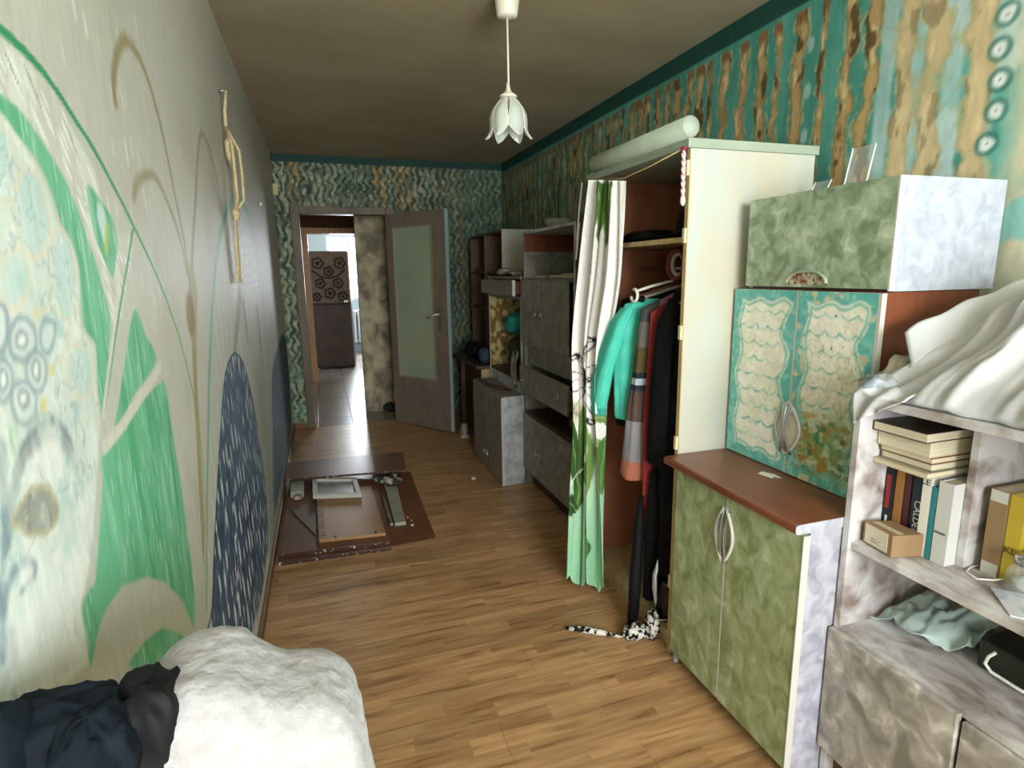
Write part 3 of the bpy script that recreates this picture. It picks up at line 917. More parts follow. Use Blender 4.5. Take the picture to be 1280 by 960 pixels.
# ---- window wall behind the camera
m_plain = mat('plain_cream_wall', 'cfc7b0', 0.8, 0.2, col2='c2b89c', scale=3)
WX0, WX1, WZ0, WZ1 = 0.18, 1.93, 0.88, 2.34
b = MB()
b.box(-0.12, WX0, YF - 0.15, YF, 0, H).box(WX1, W + 0.12, YF - 0.15, YF, 0, H).box(WX0, WX1, YF - 0.15, YF, 0, WZ0).box(WX0, WX1, YF - 0.15, YF, WZ1, H)
structure(b.build('wall_front', m_plain), 'plain cream window wall behind the camera')
m_pvc = mat('white_window_frame', 'e8e8e4', 0.35, 0.5)
m_pane = glass_mat('window_glass', (1, 1, 1), 0.06, 0.02)
wroot = tag(MB().box(WX0, WX1, YF - 0.1, YF - 0.04, WZ0, WZ0 + 0.06).box(WX0, WX1, YF - 0.1, YF - 0.04, WZ1 - 0.06, WZ1).box(WX0, WX0 + 0.06, YF - 0.1, YF - 0.04, WZ0 + 0.06, WZ1 - 0.06)
            .box(WX1 - 0.06, WX1, YF - 0.1, YF - 0.04, WZ0 + 0.06, WZ1 - 0.06).box(1.03, 1.09, YF - 0.1, YF - 0.04, WZ0 + 0.06, WZ1 - 0.06).build('window_1', m_pvc),
            'white framed window of the painted room', 'window', kind='structure')
for (a, c) in ((WX0 + 0.06, 1.03), (1.09, WX1 - 0.06)):
    box(a, c, YF - 0.072, YF - 0.068, WZ0 + 0.06, WZ1 - 0.06).build('pane', m_pane, wroot)

# ---- baseboards
m_base = mat('brown_baseboard', '6b4a2e', 0.5, 0.4, col2='7d5938', scale=6, stretch=(1, 0.3, 6))
structure(box(0, 0.014, YF, D, 0, 0.058).build('baseboard_left', m_base, bevel=0.003), 'brown wooden baseboard along the mural wall', 'baseboard')
structure(MB().box(0.014, 0.125, D - 0.014, D, 0, 0.058).box(1.05, 1.72, D - 0.014, D, 0, 0.058).build('baseboard_back', m_base, bevel=0.003), 'brown wooden baseboard of the far end wall', 'baseboard')

# ---- door frame and open door
m_frame = mat('grey_brown_door_paint', '6e6149', 0.5, 0.4, col2='5a4d3a', scale=9, stretch=(1, 1, 0.4))
b = MB()
b.box(DX0 - 0.06, DX0 + 0.012, D - 0.022, D + 0.125, 0, DH + 0.055).box(DX1 - 0.012, DX1 + 0.06, D - 0.022, D + 0.125, 0, DH + 0.055)
b.box(DX0 + 0.012, DX1 - 0.012, D - 0.022, D + 0.125, DH - 0.012, DH + 0.055)
structure(b.build('trim_1', m_frame, bevel=0.004), 'grey brown door frame in the far end wall', 'door frame')

hx, hy, ex, ey = 0.995, D - 0.030, 1.425, 5.075
ang = math.atan2(ey - hy, ex - hx)
LW = math.hypot(ex - hx, ey - hy)
door = thing('door_1', 'open grey brown door with a pale green recessed panel', 'door', (hx, hy, 0.008), ang, kind='structure')
m_doorp = mat('mottled_brown_door', '75675a', 0.5, 0.45, col2='877969', scale=11, stretch=(1, 1, 0.5), lo=0.3, hi=0.75)
m_dooredge = mat('pale_blue_door_edge', '9db2ae', 0.5, 0.4)
m_dgreen = mat('pale_green_panel', 'a3ad8e', 0.35, 0.5, col2='96a58d', scale=2.5)
T = 0.04
# leaf local: x along the leaf, y thickness (0 .. -T towards the room), z up
b = MB()
b.box(0, 0.085, -T, 0, 0, 1.985).box(0.60, LW - 0.003, -T, 0, 0, 1.985).box(0.085, 0.60, -T, 0, 0, 0.46).box(0.085, 0.60, -T, 0, 1.865, 1.985)
b.build('leaf_frame', m_doorp, door, bevel=0.002, world=False)
box(0.085, 0.60, -T + 0.012, -0.012, 0.46, 1.865).build('recessed_panel', m_dgreen, door, 'pale green recessed panel', world=False)
b = MB()
for (x0, x1, z0, z1) in ((0.085, 0.097, 0.46, 1.865), (0.588, 0.60, 0.46, 1.865), (0.097, 0.588, 0.46, 0.472), (0.097, 0.588, 1.853, 1.865)):
    b.box(x0, x1, -T - 0.004, -T + 0.012, z0, z1)
b.build('panel_beading', mat('worn_beading', '94886c', 0.5), door, bevel=0.002, world=False)
box(LW - 0.003, LW, -T, 0, 0, 1.985).build('leaf_edge', m_dooredge, door, 'pale blue painted edge', world=False)
m_steel = mat('worn_steel', 'b9b7b0', 0.3, 0.5, metal=0.9)
hd = MB().box(0.655, 0.685, -T - 0.005, -T, 0.93, 1.13).build('handle_plate', m_steel, door, bevel=0.002, world=False)
MB().tube([(0.67, -T, 1.08), (0.67, -T - 0.045, 1.08), (0.66, -T - 0.052, 1.078), (0.575, -T - 0.052, 1.045)], 0.009, 8).build('handle_lever', mat('cream_lever', 'd9d3bd', 0.4), door, 'cream door lever', world=False)
for z in (0.25, 1.70):
    MB().lathe([(0.009, -0.05), (0.009, 0.05)], (-0.004, -T - 0.004, z), 10).build('hinge', m_frame, door, world=False)

# ---- hall and kitchen beyond the doorway
m_hw = mat('patchy_plaster', '7a7060', 0.85, 0.2, col2='b5ab8c', scale=7, detail=5, lo=0.36, hi=0.56, dist=0.4, col3='c6bd9e', stretch=(1, 1, 0.8))
structure(box(0.71, 2.2, 6.20, 6.32, 0, H).build('wall_hall_right', m_hw), 'bare patchy plaster wall seen through the doorway')
m_dk = mat('dark_red_brown_wall', '5a3322', 0.7, 0.3, col2='4a2a1c', scale=5)
structure(box(-0.14, -0.02, D + 0.12, 8.3, 0, H).build('wall_hall_left', m_plain), 'plain left side wall of the hall')
structure(box(2.2, 2.3, D + 0.12, 6.32, 0, H).build('wall_hall_side', m_plain), 'plain end wall of the hall')
structure(box(1.15, 1.20, 6.32, 8.3, 0, H).build('wall_hall_passage', m_plain), 'plain passage wall leading to the kitchen')
b = MB()
b.box(-0.14, 0.13, 8.3, 8.42, 0, H).box(0.13, 1.15, 8.3, 8.42, 2.06, H)
structure(b.build('wall_hall_end', m_dk), 'dark red brown hall wall above the kitchen opening')
m_orange = mat('orange_wood_frame', 'a97a4e', 0.45, 0.4, col2='bd8d5e', scale=8, stretch=(4, 1, 0.3))
b = MB()
b.box(0.13, 0.225, 8.26, 8.44, 0, 2.06).box(0.225, 1.15, 8.26, 8.44, 1.985, 2.06)
structure(b.build('trim_2', m_orange, bevel=0.004), 'orange wood door frame of the kitchen opening', 'door frame')
structure(box(-1.0, 2.3, D, 11.6, H, H + 0.1).build('ceiling_hall', m_plain), 'plain ceiling of hall and kitchen', 'ceiling')
m_blue = mat('pale_blue_wall', 'b9c6cf', 0.8, 0.2)
KX0, KX1, KZ0, KZ1 = 0.50, 1.55, 0.98, 2.15
b = MB()
b.box(-1.0, KX0, 11.3, 11.42, 0, H).box(KX1, 2.3, 11.3, 11.42, 0, H).box(KX0, KX1, 11.3, 11.42, 0, KZ0).box(KX0, KX1, 11.3, 11.42, KZ1, H)
structure(b.build('wall_kitchen', m_blue), 'pale blue kitchen wall around the bright window')
structure(box(-1.1, -1.0, 8.42, 11.42, 0, H).build('wall_kitchen_left', m_blue), 'pale blue left side wall of the kitchen')
structure(box(2.2, 2.3, 8.42, 11.42, 0, H).build('wall_kitchen_right', m_blue), 'pale blue right side wall of the kitchen')
structure(MB().box(-1.0, -0.14, 8.3, 8.42, 0, H).box(1.15, 2.3, 8.3, 8.42, 0, H).build('wall_kitchen_near', m_blue), 'pale blue near wall of the kitchen')
w2 = tag(MB().box(KX0, KX1, 11.33, 11.38, KZ0, KZ0 + 0.05).box(KX0, KX1, 11.33, 11.38, KZ1 - 0.05, KZ1).box(KX0, KX0 + 0.05, 11.33, 11.38, KZ0 + 0.05, KZ1 - 0.05)
         .box(KX1 - 0.05, KX1, 11.33, 11.38, KZ0 + 0.05, KZ1 - 0.05).box(0.86, 0.92, 11.33, 11.38, KZ0 + 0.05, KZ1 - 0.05).build('window_2', m_pvc),
         'bright white framed kitchen window above the brown fridge', 'window', kind='structure')
for (a, c) in ((KX0 + 0.05, 0.86), (0.92, KX1 - 0.05)):
    box(a, c, 11.353, 11.357, KZ0 + 0.05, KZ1 - 0.05).build('pane', m_pane, w2)
m_grout = mat('dark_grout', '4a443e', 0.9)
fh = structure(box(-1.0, 2.3, D, 11.42, -0.08, -0.006).build('floor_hall', m_grout), 'grey beige tiled floor of hall and kitchen', 'floor')
m_tile = mat('grey_beige_tile', '867c72', 0.28, 0.5, col2='968c80', scale=5, rnd=0.10)
tile0 = None
for i in range(-2, 6):
    for j in range(17):
        x0, y0 = -0.10 + 0.325 * i, D + 0.002 + 0.325 * j
        if y0 + 0.325 > 11.3 or (y0 < 8.0 and (i < 0 or i > 4)):
            continue
        if tile0 is None:
            tile0 = box(0.0025, 0.3225, 0.0025, 0.3225, -0.006, 0).build('tile', m_tile, fh, world=False, bevel=0.001)
            t = tile0
        else:
            t = tile0.copy()
            C.objects.link(t)
            t.parent = fh
        t.location = (x0, y0, 0)

# ------------------------------------------------------------------ materials of the furniture
m_green = mat('sponged_green_paint', '84925f', 0.5, 0.4, col2='b1bc92', scale=20, detail=6, dist=0.7, lo=0.34, hi=0.62, col3='cdd5b6', bump=0.12, stretch=(1, 1, 0.75))
m_green2 = mat('sponged_sage_paint', '788b6c', 0.5, 0.4, col2='a9b99e', scale=22, detail=4, dist=0.6, lo=0.36, hi=0.60, col3='c8d3be', bump=0.15)
m_lilac = mat('sponged_lilac_white', '8c8b9a', 0.55, 0.4, col2='b4b4be', scale=18, detail=6, dist=0.7, lo=0.33, hi=0.62, bump=0.12)
m_white = mat('chalky_white_side', '9a9faa', 0.55, 0.4, col2='b2b6bf', scale=22, detail=6, dist=0.8, lo=0.32, hi=0.62, bump=0.1)
m_wash = mat('whitewash_over_brown', '705c52', 0.6, 0.35, col2='aaa29f', scale=11, detail=7, dist=0.6, lo=0.30, hi=0.45, col3='c9c7c7', bump=0.12)
m_wash2 = mat('thin_whitewash_shelf', '75635a', 0.55, 0.4, col2='b3aca9', scale=10, detail=7, dist=0.6, lo=0.32, hi=0.47, col3='dddcdb', stretch=(1.2, 0.7, 1), bump=0.1)
m_swirl = mat('swirled_grey_front', '827d75', 0.45, 0.4, col2='aaa59c', scale=15, detail=4, dist=0.8, lo=0.36, hi=0.58, col3='dcd8cf', bump=0.1)
m_grey = mat('grey_silver_paint', '76736c', 0.45, 0.45, col2='97938a', scale=14, detail=5, dist=0.8, lo=0.34, hi=0.66, col3='aca89f')
m_greyl = mat('marbled_light_grey', '94979a', 0.5, 0.4, col2='c6cacd', scale=11, detail=6, dist=0.9, lo=0.35, hi=0.6)
m_redwood = mat('red_brown_veneer', '6e3a24', 0.35, 0.5, col2='7f4830', scale=7, stretch=(4, 1, 0.5), lo=0.3, hi=0.7)
m_top = mat('red_brown_worktop', '74402a', 0.3, 0.5, col2='8a5238', scale=6, stretch=(2, 0.7, 1), lo=0.3, hi=0.7)
m_dark = mat('dark_brown_veneer', '3d2a1e', 0.5, 0.4, col2='4d3626', scale=6, stretch=(4, 4, 0.5))
m_dbrown = mat('brown_side_veneer', '5f4436', 0.5, 0.4, col2='6d5040', scale=5, stretch=(4, 4, 0.5))
m_cream = mat('cream_painted_side', 'bfb9a4', 0.55, 0.35, col2='b9c0b8', scale=3.2, stretch=(1.5, 1, 0.5), lo=0.35, hi=0.6, col3='c8bfa6')
m_sage = mat('sage_grey_paint', '97a38f', 0.5, 0.4, col2='a5b09c', scale=9)
m_lightwood = mat('light_wood_edge', 'b39a6a', 0.5, 0.4, col2='c4ad80', scale=10, stretch=(4, 4, 0.4))
m_wbrown = mat('terracotta_veneer', 'a5684c', 0.5, 0.4, col2='b2765a', scale=4, stretch=(4, 4, 0.5))
m_whedge = mat('white_edge_strip', 'c3c1b8', 0.5, 0.4)
m_silver = mat('brushed_silver', 'c4c4c2', 0.22, 0.5, metal=0.85)
m_black = mat('matt_black', '0b0b0d', 0.7, 0.25)

# ------------------------------------------------------------------ bookcase (nearest on the right)
BX, BB = 1.60, 2.10
bc = thing('bookcase', 'whitewashed brown bookcase with open shelves and flap doors, nearest on the right', 'bookcase', (1.85, 0.45, 0))
box(BX, BB, 1.064, 1.083, 0, 1.112).build('side_panel', m_wash, bc, bevel=0.0015)
box(BX, BB, -0.12, -0.10, 0, 1.112).build('side_panel', m_wash, bc, bevel=0.0015)
box(BX - 0.004, BB, -0.12, 1.083, 1.112, 1.132).build('top_board', m_wash, bc, bevel=0.0015)
box(BX + 0.01, BB - 0.012, -0.10, 1.064, 0.722, 0.742).build('shelf', m_wash2, bc, bevel=0.0015)
box(BX, BB - 0.012, -0.10, 1.064, 0.478, 0.497).build('shelf', m_wash2, bc, bevel=0.0015)
box(1.735, BB - 0.012, 0.868, 0.887, 0.742, 1.112).build('divider', m_wash, bc, bevel=0.0015)
box(BB - 0.012, BB, -0.10, 1.064, 0.10, 1.112).build('back_panel', m_wash2, bc)
box(BX + 0.03, BX + 0.05, -0.10, 1.064, 0, 0.10).build('plinth', m_dark, bc)
box(BX - 0.018, BX - 0.001, 0.742, 1.082, 0.118, 0.488).build('flap_door', m_swirl, bc, bevel=0.002)
box(BX - 0.010, BX + 0.007, 0.33, 0.736, 0.118, 0.476).build('flap_door', m_swirl, bc, bevel=0.002)
box(BX - 0.010, BX + 0.007, -0.10, 0.325, 0.118, 0.476).build('flap_door', m_swirl, bc, bevel=0.002)

# ------------------------------------------------------------------ green base cabinet
gc = thing('base_cabinet', 'moss green base cabinet with two doors and red brown worktop', 'cabinet', (1.77, 1.38, 0))
box(1.498, 2.05, 1.0885, 1.104, 0.0, 0.775).build('side_panel', m_lilac, gc, 'sponged lilac white side', bevel=0.001)
box(1.498, 2.05, 1.648, 1.664, 0.0, 0.775).build('side_panel', m_lilac, gc, bevel=0.001)
box(2.035, 2.05, 1.104, 1.648, 0.05, 0.775).build('back_panel', m_dark, gc)
box(1.498, 2.035, 1.104, 1.648, 0.055, 0.071).build('bottom_board', m_dark, gc)
box(1.535, 1.55, 1.104, 1.648, 0.0, 0.055).build('plinth', m_dark, gc)
for (y0, y1, yh) in ((1.091, 1.3865, 1.3865), (1.3905, 1.660, 1.3905)):
    d = box(1.479, 1.496, y0, y1, 0.055, 0.765).build('door', m_green, gc, bevel=0.002)
    s = -1 if yh < 1.389 else 1
    # half-oval pull: bowed rim with a silver blade along the door edge
    pts = [(1.472, yh + s * (0.002 + 0.036 * math.sin(math.pi * t / 10)), 0.545 + 0.180 * t / 10) for t in range(11)]
    MB().tube(pts, 0.0055, 8).build('handle', m_whedge, d, 'half oval handle rim')
    MB().add([(1.474 - 0.012 * math.sin(math.pi * t / 10), yh + s * (0.002 + k * (0.017 - 0.008 * math.sin(math.pi * t / 10))), 0.550 + 0.170 * t / 10) for t in range(11) for k in (0, 1)],
             [(2 * i, 2 * i + 1, 2 * i + 3, 2 * i + 2) for i in range(10)], True).build('handle_blade', m_silver, d, 'silver handle blade', solid=0.003)
box(1.4785, 1.488, 1.3860, 1.3912, 0.07, 0.755).build('door_strip', m_whedge, gc, 'white strip between the doors')
box(1.476, 1.498, 1.0875, 1.0905, 0.055, 0.765).build('door_edge', m_whedge, gc)
pr = [(1.444, 0.782), (1.447, 0.777), (1.456, 0.775), (2.052, 0.775), (2.052, 0.802), (1.456, 0.802), (1.447, 0.800), (1.444, 0.795)]
MB().prism(pr, 1.086, 1.690, 'y').build('worktop', m_top, gc, 'red brown worktop')
MB().prism(pr, 1.0840, 1.0858, 'y').build('worktop_edge', m_lilac, gc, 'white painted end of worktop')
MB().lathe([(0.008, 0), (0.008, 0.055)], (1.515, 1.64, 0), 10).build('leg', m_silver, gc)

# ------------------------------------------------------------------ turquoise cabinet standing on it
MY0, MY1, MZ0, MZ1 = 1.128, 1.690, 0.8025, 1.384
tc = thing('wall_cabinet', 'turquoise and cream painted cabinet with oval handle standing on the worktop', 'cabinet', (1.88, 1.41, MZ0))
box(1.722, 2.06, MY0, MY0 + 0.016, MZ0, MZ1).build('side_panel', m_redwood, tc, 'red brown side', bevel=0.001)
box(1.722, 2.06, MY1 - 0.016, MY1, MZ0, MZ1).build('side_panel', m_redwood, tc, bevel=0.001)
box(1.722, 2.06, MY0 + 0.016, MY1 - 0.016, MZ1 - 0.016, MZ1).build('top_board', m_redwood, tc)
box(1.722, 2.06, MY0 + 0.016, MY1 - 0.016, MZ0, MZ0 + 0.016).build('bottom_board', m_redwood, tc)
box(2.045, 2.06, MY0 + 0.016, MY1 - 0.016, MZ0 + 0.016, MZ1 - 0.016).build('back_panel', m_dark, tc)
box(1.7045, 1.721, MY0 - 0.001, MY0 + 0.008, MZ0 + 0.003, MZ1 - 0.003).build('door_edge', m_whedge, tc, 'cream strip beside the doors')
m_tpaint = painted_mat('turquoise_door_paint', 0.45, 0.10, 60, (1, 1, 1))


def turq(far):
    def f(Yc, Zc):
        y0, y1 = (1.405, MY1) if far else (MY0 + 0.008, 1.401)
        u, v = (y1 - Yc) / (y1 - y0), (Zc - MZ0) / (MZ1 - MZ0)            # u: from the far edge to the near one
        wv = 0.05 * np.sin(v * 22 + (0 if far else 1)) + 0.10 * (fbm(u * 6, v * 12, 1) - 0.5)
        wu = 0.03 * np.sin(u * 18) + 0.05 * (fbm(u * 8, v * 8, 2) - 0.5)
        d = np.minimum(np.minimum(u - wv * 0.6, 1 - u + wv), np.minimum(v, 1 - v) * 2.0 + wu)
        col = np.tile(hexc('e6e5d0'), (len(u), 1))
        mixc(col, 'f0eee0', sst(0.4, 0.7, fbm(u * 6, v * 12, 3)))
        # scalloped drops in rows
        row = v * 11 + 0.25 * np.abs(np.sin(u * 16)) + 0.3 * fbm(u * 12, v * 20, 4)
        fr = row - np.floor(row)
        mixc(col, '6fb6a6', sst(0.78, 0.95, fr) * (0.25 + 0.6 * sst(0.45, 0.65, fbm(u * 14, v * 20, 5))))
        low = (1 - sst(0.25, 0.5, v)) * (0 if far else 1)
        mixc(col, '7d9a62', low * (0.35 + 0.6 * sst(0.4, 0.65, fbm(u * 9, v * 24, 6))))
        mixc(col, 'a97f3c', low * sst(0.52, 0.64, fbm(u * 8, v * 30, 7)) * 0.9)
        mixc(col, '3f7a56', low * sst(0.60, 0.72, fbm(u * 12, v * 26, 8)) * 0.8)
        mixc(col, 'c09a68', sst(0.62, 0.72, fbm(u * 40, v * 60, 9)) * (0.15 if far else 0.6) * sst(0.3, 0.5, v) * (1 - sst(0.75, 0.9, v)))
        t = 1 - sst(0.10, 0.14, d)
        mixc(col, '5cb3ab', t * 0.95)
        mixc(col, '86c6ba', t * sst(0.5, 0.7, fbm(u * 14, v * 26, 10)))
        mixc(col, 'd9c9a0', t * sst(0.60, 0.68, fbm(u * 9 + 4, v * 16, 11)) * (0.2 if far else 0.9))
        mixc(col, '74b8aa', (sst(0.135, 0.15, d) - sst(0.165, 0.185, d)) * 0.7)
        if not far:
            for (pu, pv) in ((0.52, 0.88), (0.50, 0.72)):
                mixc(col, '5a4a38', 1 - sst(0.008, 0.018, np.hypot(u - pu, (v - pv) * 2)))
        return col
    return f


for far, (y0, y1) in ((True, (1.405, MY1 - 0.002)), (False, (MY0 + 0.009, 1.401))):
    ya = np.linspace(y0, y1, 90)
    za = np.linspace(MZ0 + 0.003, MZ1 - 0.003, 170)
    d = painted_grid('door', ya, za, lambda a, b: np.stack([0 * a + 1.7045, a, b], 1), turq(far), m_tpaint,
                     back=[(1.705, 1.721, y0, y1, MZ0 + 0.003, MZ1 - 0.003)], parent=tc, edge='cfc9aa', flip=True)
    s = 1 if far else -1
    if far:
        box(1.7035, 1.7040, 1.4035, 1.4075, MZ0 + 0.004, MZ1 - 0.004).build('door_strip', m_whedge, d)
    ye = 1.403
    pts = [(1.7, ye + s * (0.002 + 0.047 * math.sin(math.pi * t / 12)), 0.868 + 0.170 * t / 12) for t in range(13)]
    MB().add([(1.7025, p[1], p[2]) for p in pts] + [(1.7025, ye + s * 0.002, 0.868 + 0.170 * t / 12) for t in range(13)],
             [(i, i + 1, 14 + i, 13 + i) for i in range(12)]).build('handle_plate', mat('handle_ivory', 'cfc9b4', 0.4), d, solid=0.002)
    MB().tube(pts, 0.005, 8).build('handle', m_whedge, d, 'oval handle rim')
    MB().add([(1.699 - 0.014 * math.sin(math.pi * t / 10), ye + s * (0.002 + k * (0.024 - 0.014 * math.sin(math.pi * t / 10))), 0.872 + 0.162 * t / 10) for t in range(11) for k in (0, 1)],
             [(2 * i, 2 * i + 1, 2 * i + 3, 2 * i + 2) for i in range(10)], True).build('handle_blade', m_silver, d, 'silver handle blade', solid=0.003)

# ------------------------------------------------------------------ green flap cabinet on top
hc = thing('top_cabinet', 'sage green flap front cabinet with white side, topmost of the stack', 'cabinet', (1.90, 1.385, 1.3855))
HZ0, HZ1, HY0, HY1 = 1.3855, 1.670, 1.112, 1.640
box(1.722, 2.085, HY0, HY0 + 0.016, HZ0, HZ1).build('side_panel', m_white, hc, 'chalky white side', bevel=0.001)
box(1.722, 2.085, HY1 - 0.016, HY1, HZ0, HZ1).build('side_panel', m_white, hc, bevel=0.001)
box(1.722, 2.085, HY0 + 0.016, HY1 - 0.016, HZ1 - 0.016, HZ1).build('top_board', m_white, hc)
box(1.722, 2.085, HY0 + 0.016, HY1 - 0.016, HZ0, HZ0 + 0.016).build('bottom_board', m_dark, hc)
box(2.07, 2.085, HY0 + 0.016, HY1 - 0.016, HZ0 + 0.016, HZ1 - 0.016).build('back_panel', m_dark, hc)
fl = box(1.7045, 1.721, HY0 + 0.004, HY1, HZ0 + 0.006, HZ1 - 0.001).build('flap_door', m_green2, hc, bevel=0.0015)
box(1.7045, 1.7215, HY0 - 0.001, HY0 + 0.0035, HZ0 + 0.002, HZ1 - 0.001).build('door_edge', m_whedge, hc)
pts = [(1.694, 1.372 + 0.074 * math.cos(math.pi * t / 12), 1.404 + 0.036 * math.sin(math.pi * t / 12)) for t in range(13)]
MB().tube(pts, 0.0045, 8).build('handle', m_sage, fl, 'arched handle rim')
MB().add([(1.7025, p[1], p[2]) for p in pts] + [(1.7025, p[1], 1.400) for p in pts], [(i, i + 1, 14 + i, 13 + i) for i in range(12)]).build(
    'handle_plate', mat('rusty_handle_plate', '8a4a2c', 0.6, col2='b9bfa6', scale=60, lo=0.42, hi=0.55), fl, solid=0.002)

# clear photo frames standing on it
m_clear = glass_mat('clear_acrylic', (0.92, 0.96, 0.95), 0.16, 0.04)
m_clearedge = glass_mat('acrylic_edge', (0.95, 0.98, 0.97), 0.75, 0.1)
for k, (x, y0, y1, h, lab) in enumerate(((1.93, 1.412, 1.492, 0.145, 'clear upright acrylic photo frame, the taller one on the top cabinet'),
                                        (1.92, 1.555, 1.620, 0.062, 'clear acrylic photo frame, the lower one beside the wardrobe'))):
    fr_ = thing('photo_frame', lab, 'photo frame', (x, (y0 + y1) / 2, HZ1))
    MB().hexa([(x, y0, HZ1), (x + 0.004, y0, HZ1), (x + 0.004, y1, HZ1), (x, y1, HZ1),
               (x + 0.03, y0, HZ1 + h), (x + 0.034, y0, HZ1 + h), (x + 0.034, y1, HZ1 + h), (x + 0.03, y1, HZ1 + h)]).build('sheet', m_clear, fr_)
    for yy in (y0, y1):
        MB().tube([(x, yy, HZ1 + 0.003), (x + 0.03, yy, HZ1 + h)], 0.0028, 6).build('edge', m_clearedge, fr_)
    MB().tube([(x + 0.002, y0, HZ1 + 0.003), (x - 0.035, y0 + 0.01, HZ1 + 0.004), (x - 0.035, y1 - 0.01, HZ1 + 0.004), (x + 0.002, y1, HZ1 + 0.003)], 0.003, 6).build('foot', m_clearedge, fr_)

# ------------------------------------------------------------------ wardrobe
wd = thing('wardrobe', 'open cream wardrobe with a rounded sage pelmet, full of clothes', 'wardrobe', (1.76, 2.08, 0))
box(1.512, 2.02, 1.702, 1.720, 0, 1.836).build('side_panel', m_cream, wd, 'cream painted side', bevel=0.001)
box(1.508, 1.512, 1.702, 1.720, 0, 1.836).build('side_edge', m_lightwood, wd, 'light wood front edge')
box(1.512, 2.02, 2.430, 2.448, 0, 1.836).build('side_panel', m_wbrown, wd, bevel=0.001)
box(1.495, 2.03, 1.694, 2.456, 1.836, 1.866).build('top_board', m_sage, wd, bevel=0.002)
MB().lathe([(0.0005, 1.692), (0.034, 1.692), (0.034, 2.36), (0.026, 2.385), (0.012, 2.40), (0.0005, 2.403)], (1.497, 0, 1.898), 24, 'y').build('pelmet', m_sage, wd, 'rounded sage pelmet')
MB().lathe([(0.0005, 1.6895), (0.033, 1.6895), (0.033, 1.6915), (0.0005, 1.6915)], (1.497, 0, 1.898), 24, 'y').build('pelmet_end', mat('pale_sage_end', 'aab5a6', 0.5), wd)
box(2.008, 2.02, 1.72, 2.43, 0.08, 1.836).build('back_panel', m_wbrown, wd)
box(1.518, 2.008, 1.72, 2.43, 0.052, 0.072).build('bottom_board', m_lightwood, wd)
box(1.530, 1.548, 1.72, 2.43, 0.0, 0.052).build('plinth', m_lightwood, wd)
box(1.525, 2.008, 1.72, 2.43, 1.540, 1.558).build('shelf', mat('tan_shelf', '9a7a54', 0.5, col2='a98a62', scale=8), wd)
box(1.5235, 1.525, 1.72, 2.43, 1.540, 1.558).build('shelf_edge', m_lightwood, wd)
MB().tube([(1.77, 1.72, 1.455), (1.77, 2.43, 1.455)], 0.012, 10).build('rail', m_silver, wd)
for z in (1.775, 1.56, 1.235, 0.84, 0.30):
    box(1.499, 1.5078, 1.7035, 1.716, z - 0.024, z + 0.024).build('hinge', mat('cream_hinge', 'd9cfa4', 0.4), wd)

# curtain string and tassel cord
m_string = mat('pale_string', 'c9b583', 0.8, 0.2)
MB().tube([(1.470, 2.420, 1.842), (1.4675, 2.07, 1.794), (1.470, 1.90, 1.806), (1.483, 1.712, 1.832)], 0.0022, 6).build('curtain_string', m_string)
o = bpy.data.objects['curtain_string']
tag(o, 'thin cord strung across the wardrobe opening under the pelmet', 'cord')
tr = thing('tassel_cord', 'white and pink twisted tassel cord hanging beside wardrobe edge', 'cord', (1.487, 1.715, 1.65))
b = MB()
for ph in (0, math.pi):
    b.tube([(1.487 + 0.004 * math.cos(ph + t * 0.9), 1.708 + 0.004 * math.sin(ph + t * 0.9) - 0.0002 * t, 1.832 - 0.0064 * t) for t in range(24)], 0.0042, 6)
b.build('braid', mat('white_pink_braid', 'e8dcd8', 0.8, col2='d9a8b0', scale=60), tr)
MB().lump((1.487, 1.703, 1.672), (0.009, 0.009, 0.016), 3, 0.2).build('tassel', mat('white_tassel', 'e4e0d8', 0.9), tr)
MB().lump((1.487, 1.708, 1.832), (0.010, 0.010, 0.009), 5, 0.2).build('knot', mat('crimson_knot', '8c2c48', 0.8), tr)
MB().lump((1.499, 1.728, 1.752), (0.009, 0.009, 0.011), 5, 0.2).build('bead', mat('crimson_bead', '842a3c', 0.5), tr)

# ------------------------------------------------------------------ curtain
CL = [(1.460, 2.366, 1.832), (1.440, 2.422, 1.445), (1.420, 2.425, 1.119), (1.390, 2.335, 0.802), (1.350, 2.294, 0.438), (1.310, 2.235, 0.060)]
CR = [(1.470, 2.069, 1.786), (1.470, 2.085, 1.443), (1.468, 2.175, 1.149), (1.460, 2.185, 0.841), (1.460, 2.146, 0.479), (1.450, 2.119, 0.045)]


def rail(P, t):
    p = smooth_cache[id(P)]
    k = t * (len(p) - 1)
    i = min(int(k), len(p) - 2)
    return p[i] + (p[i + 1] - p[i]) * (k - i)


smooth_cache = {id(P): smooth_pts(P, False, 8) for P in (CL, CR)}


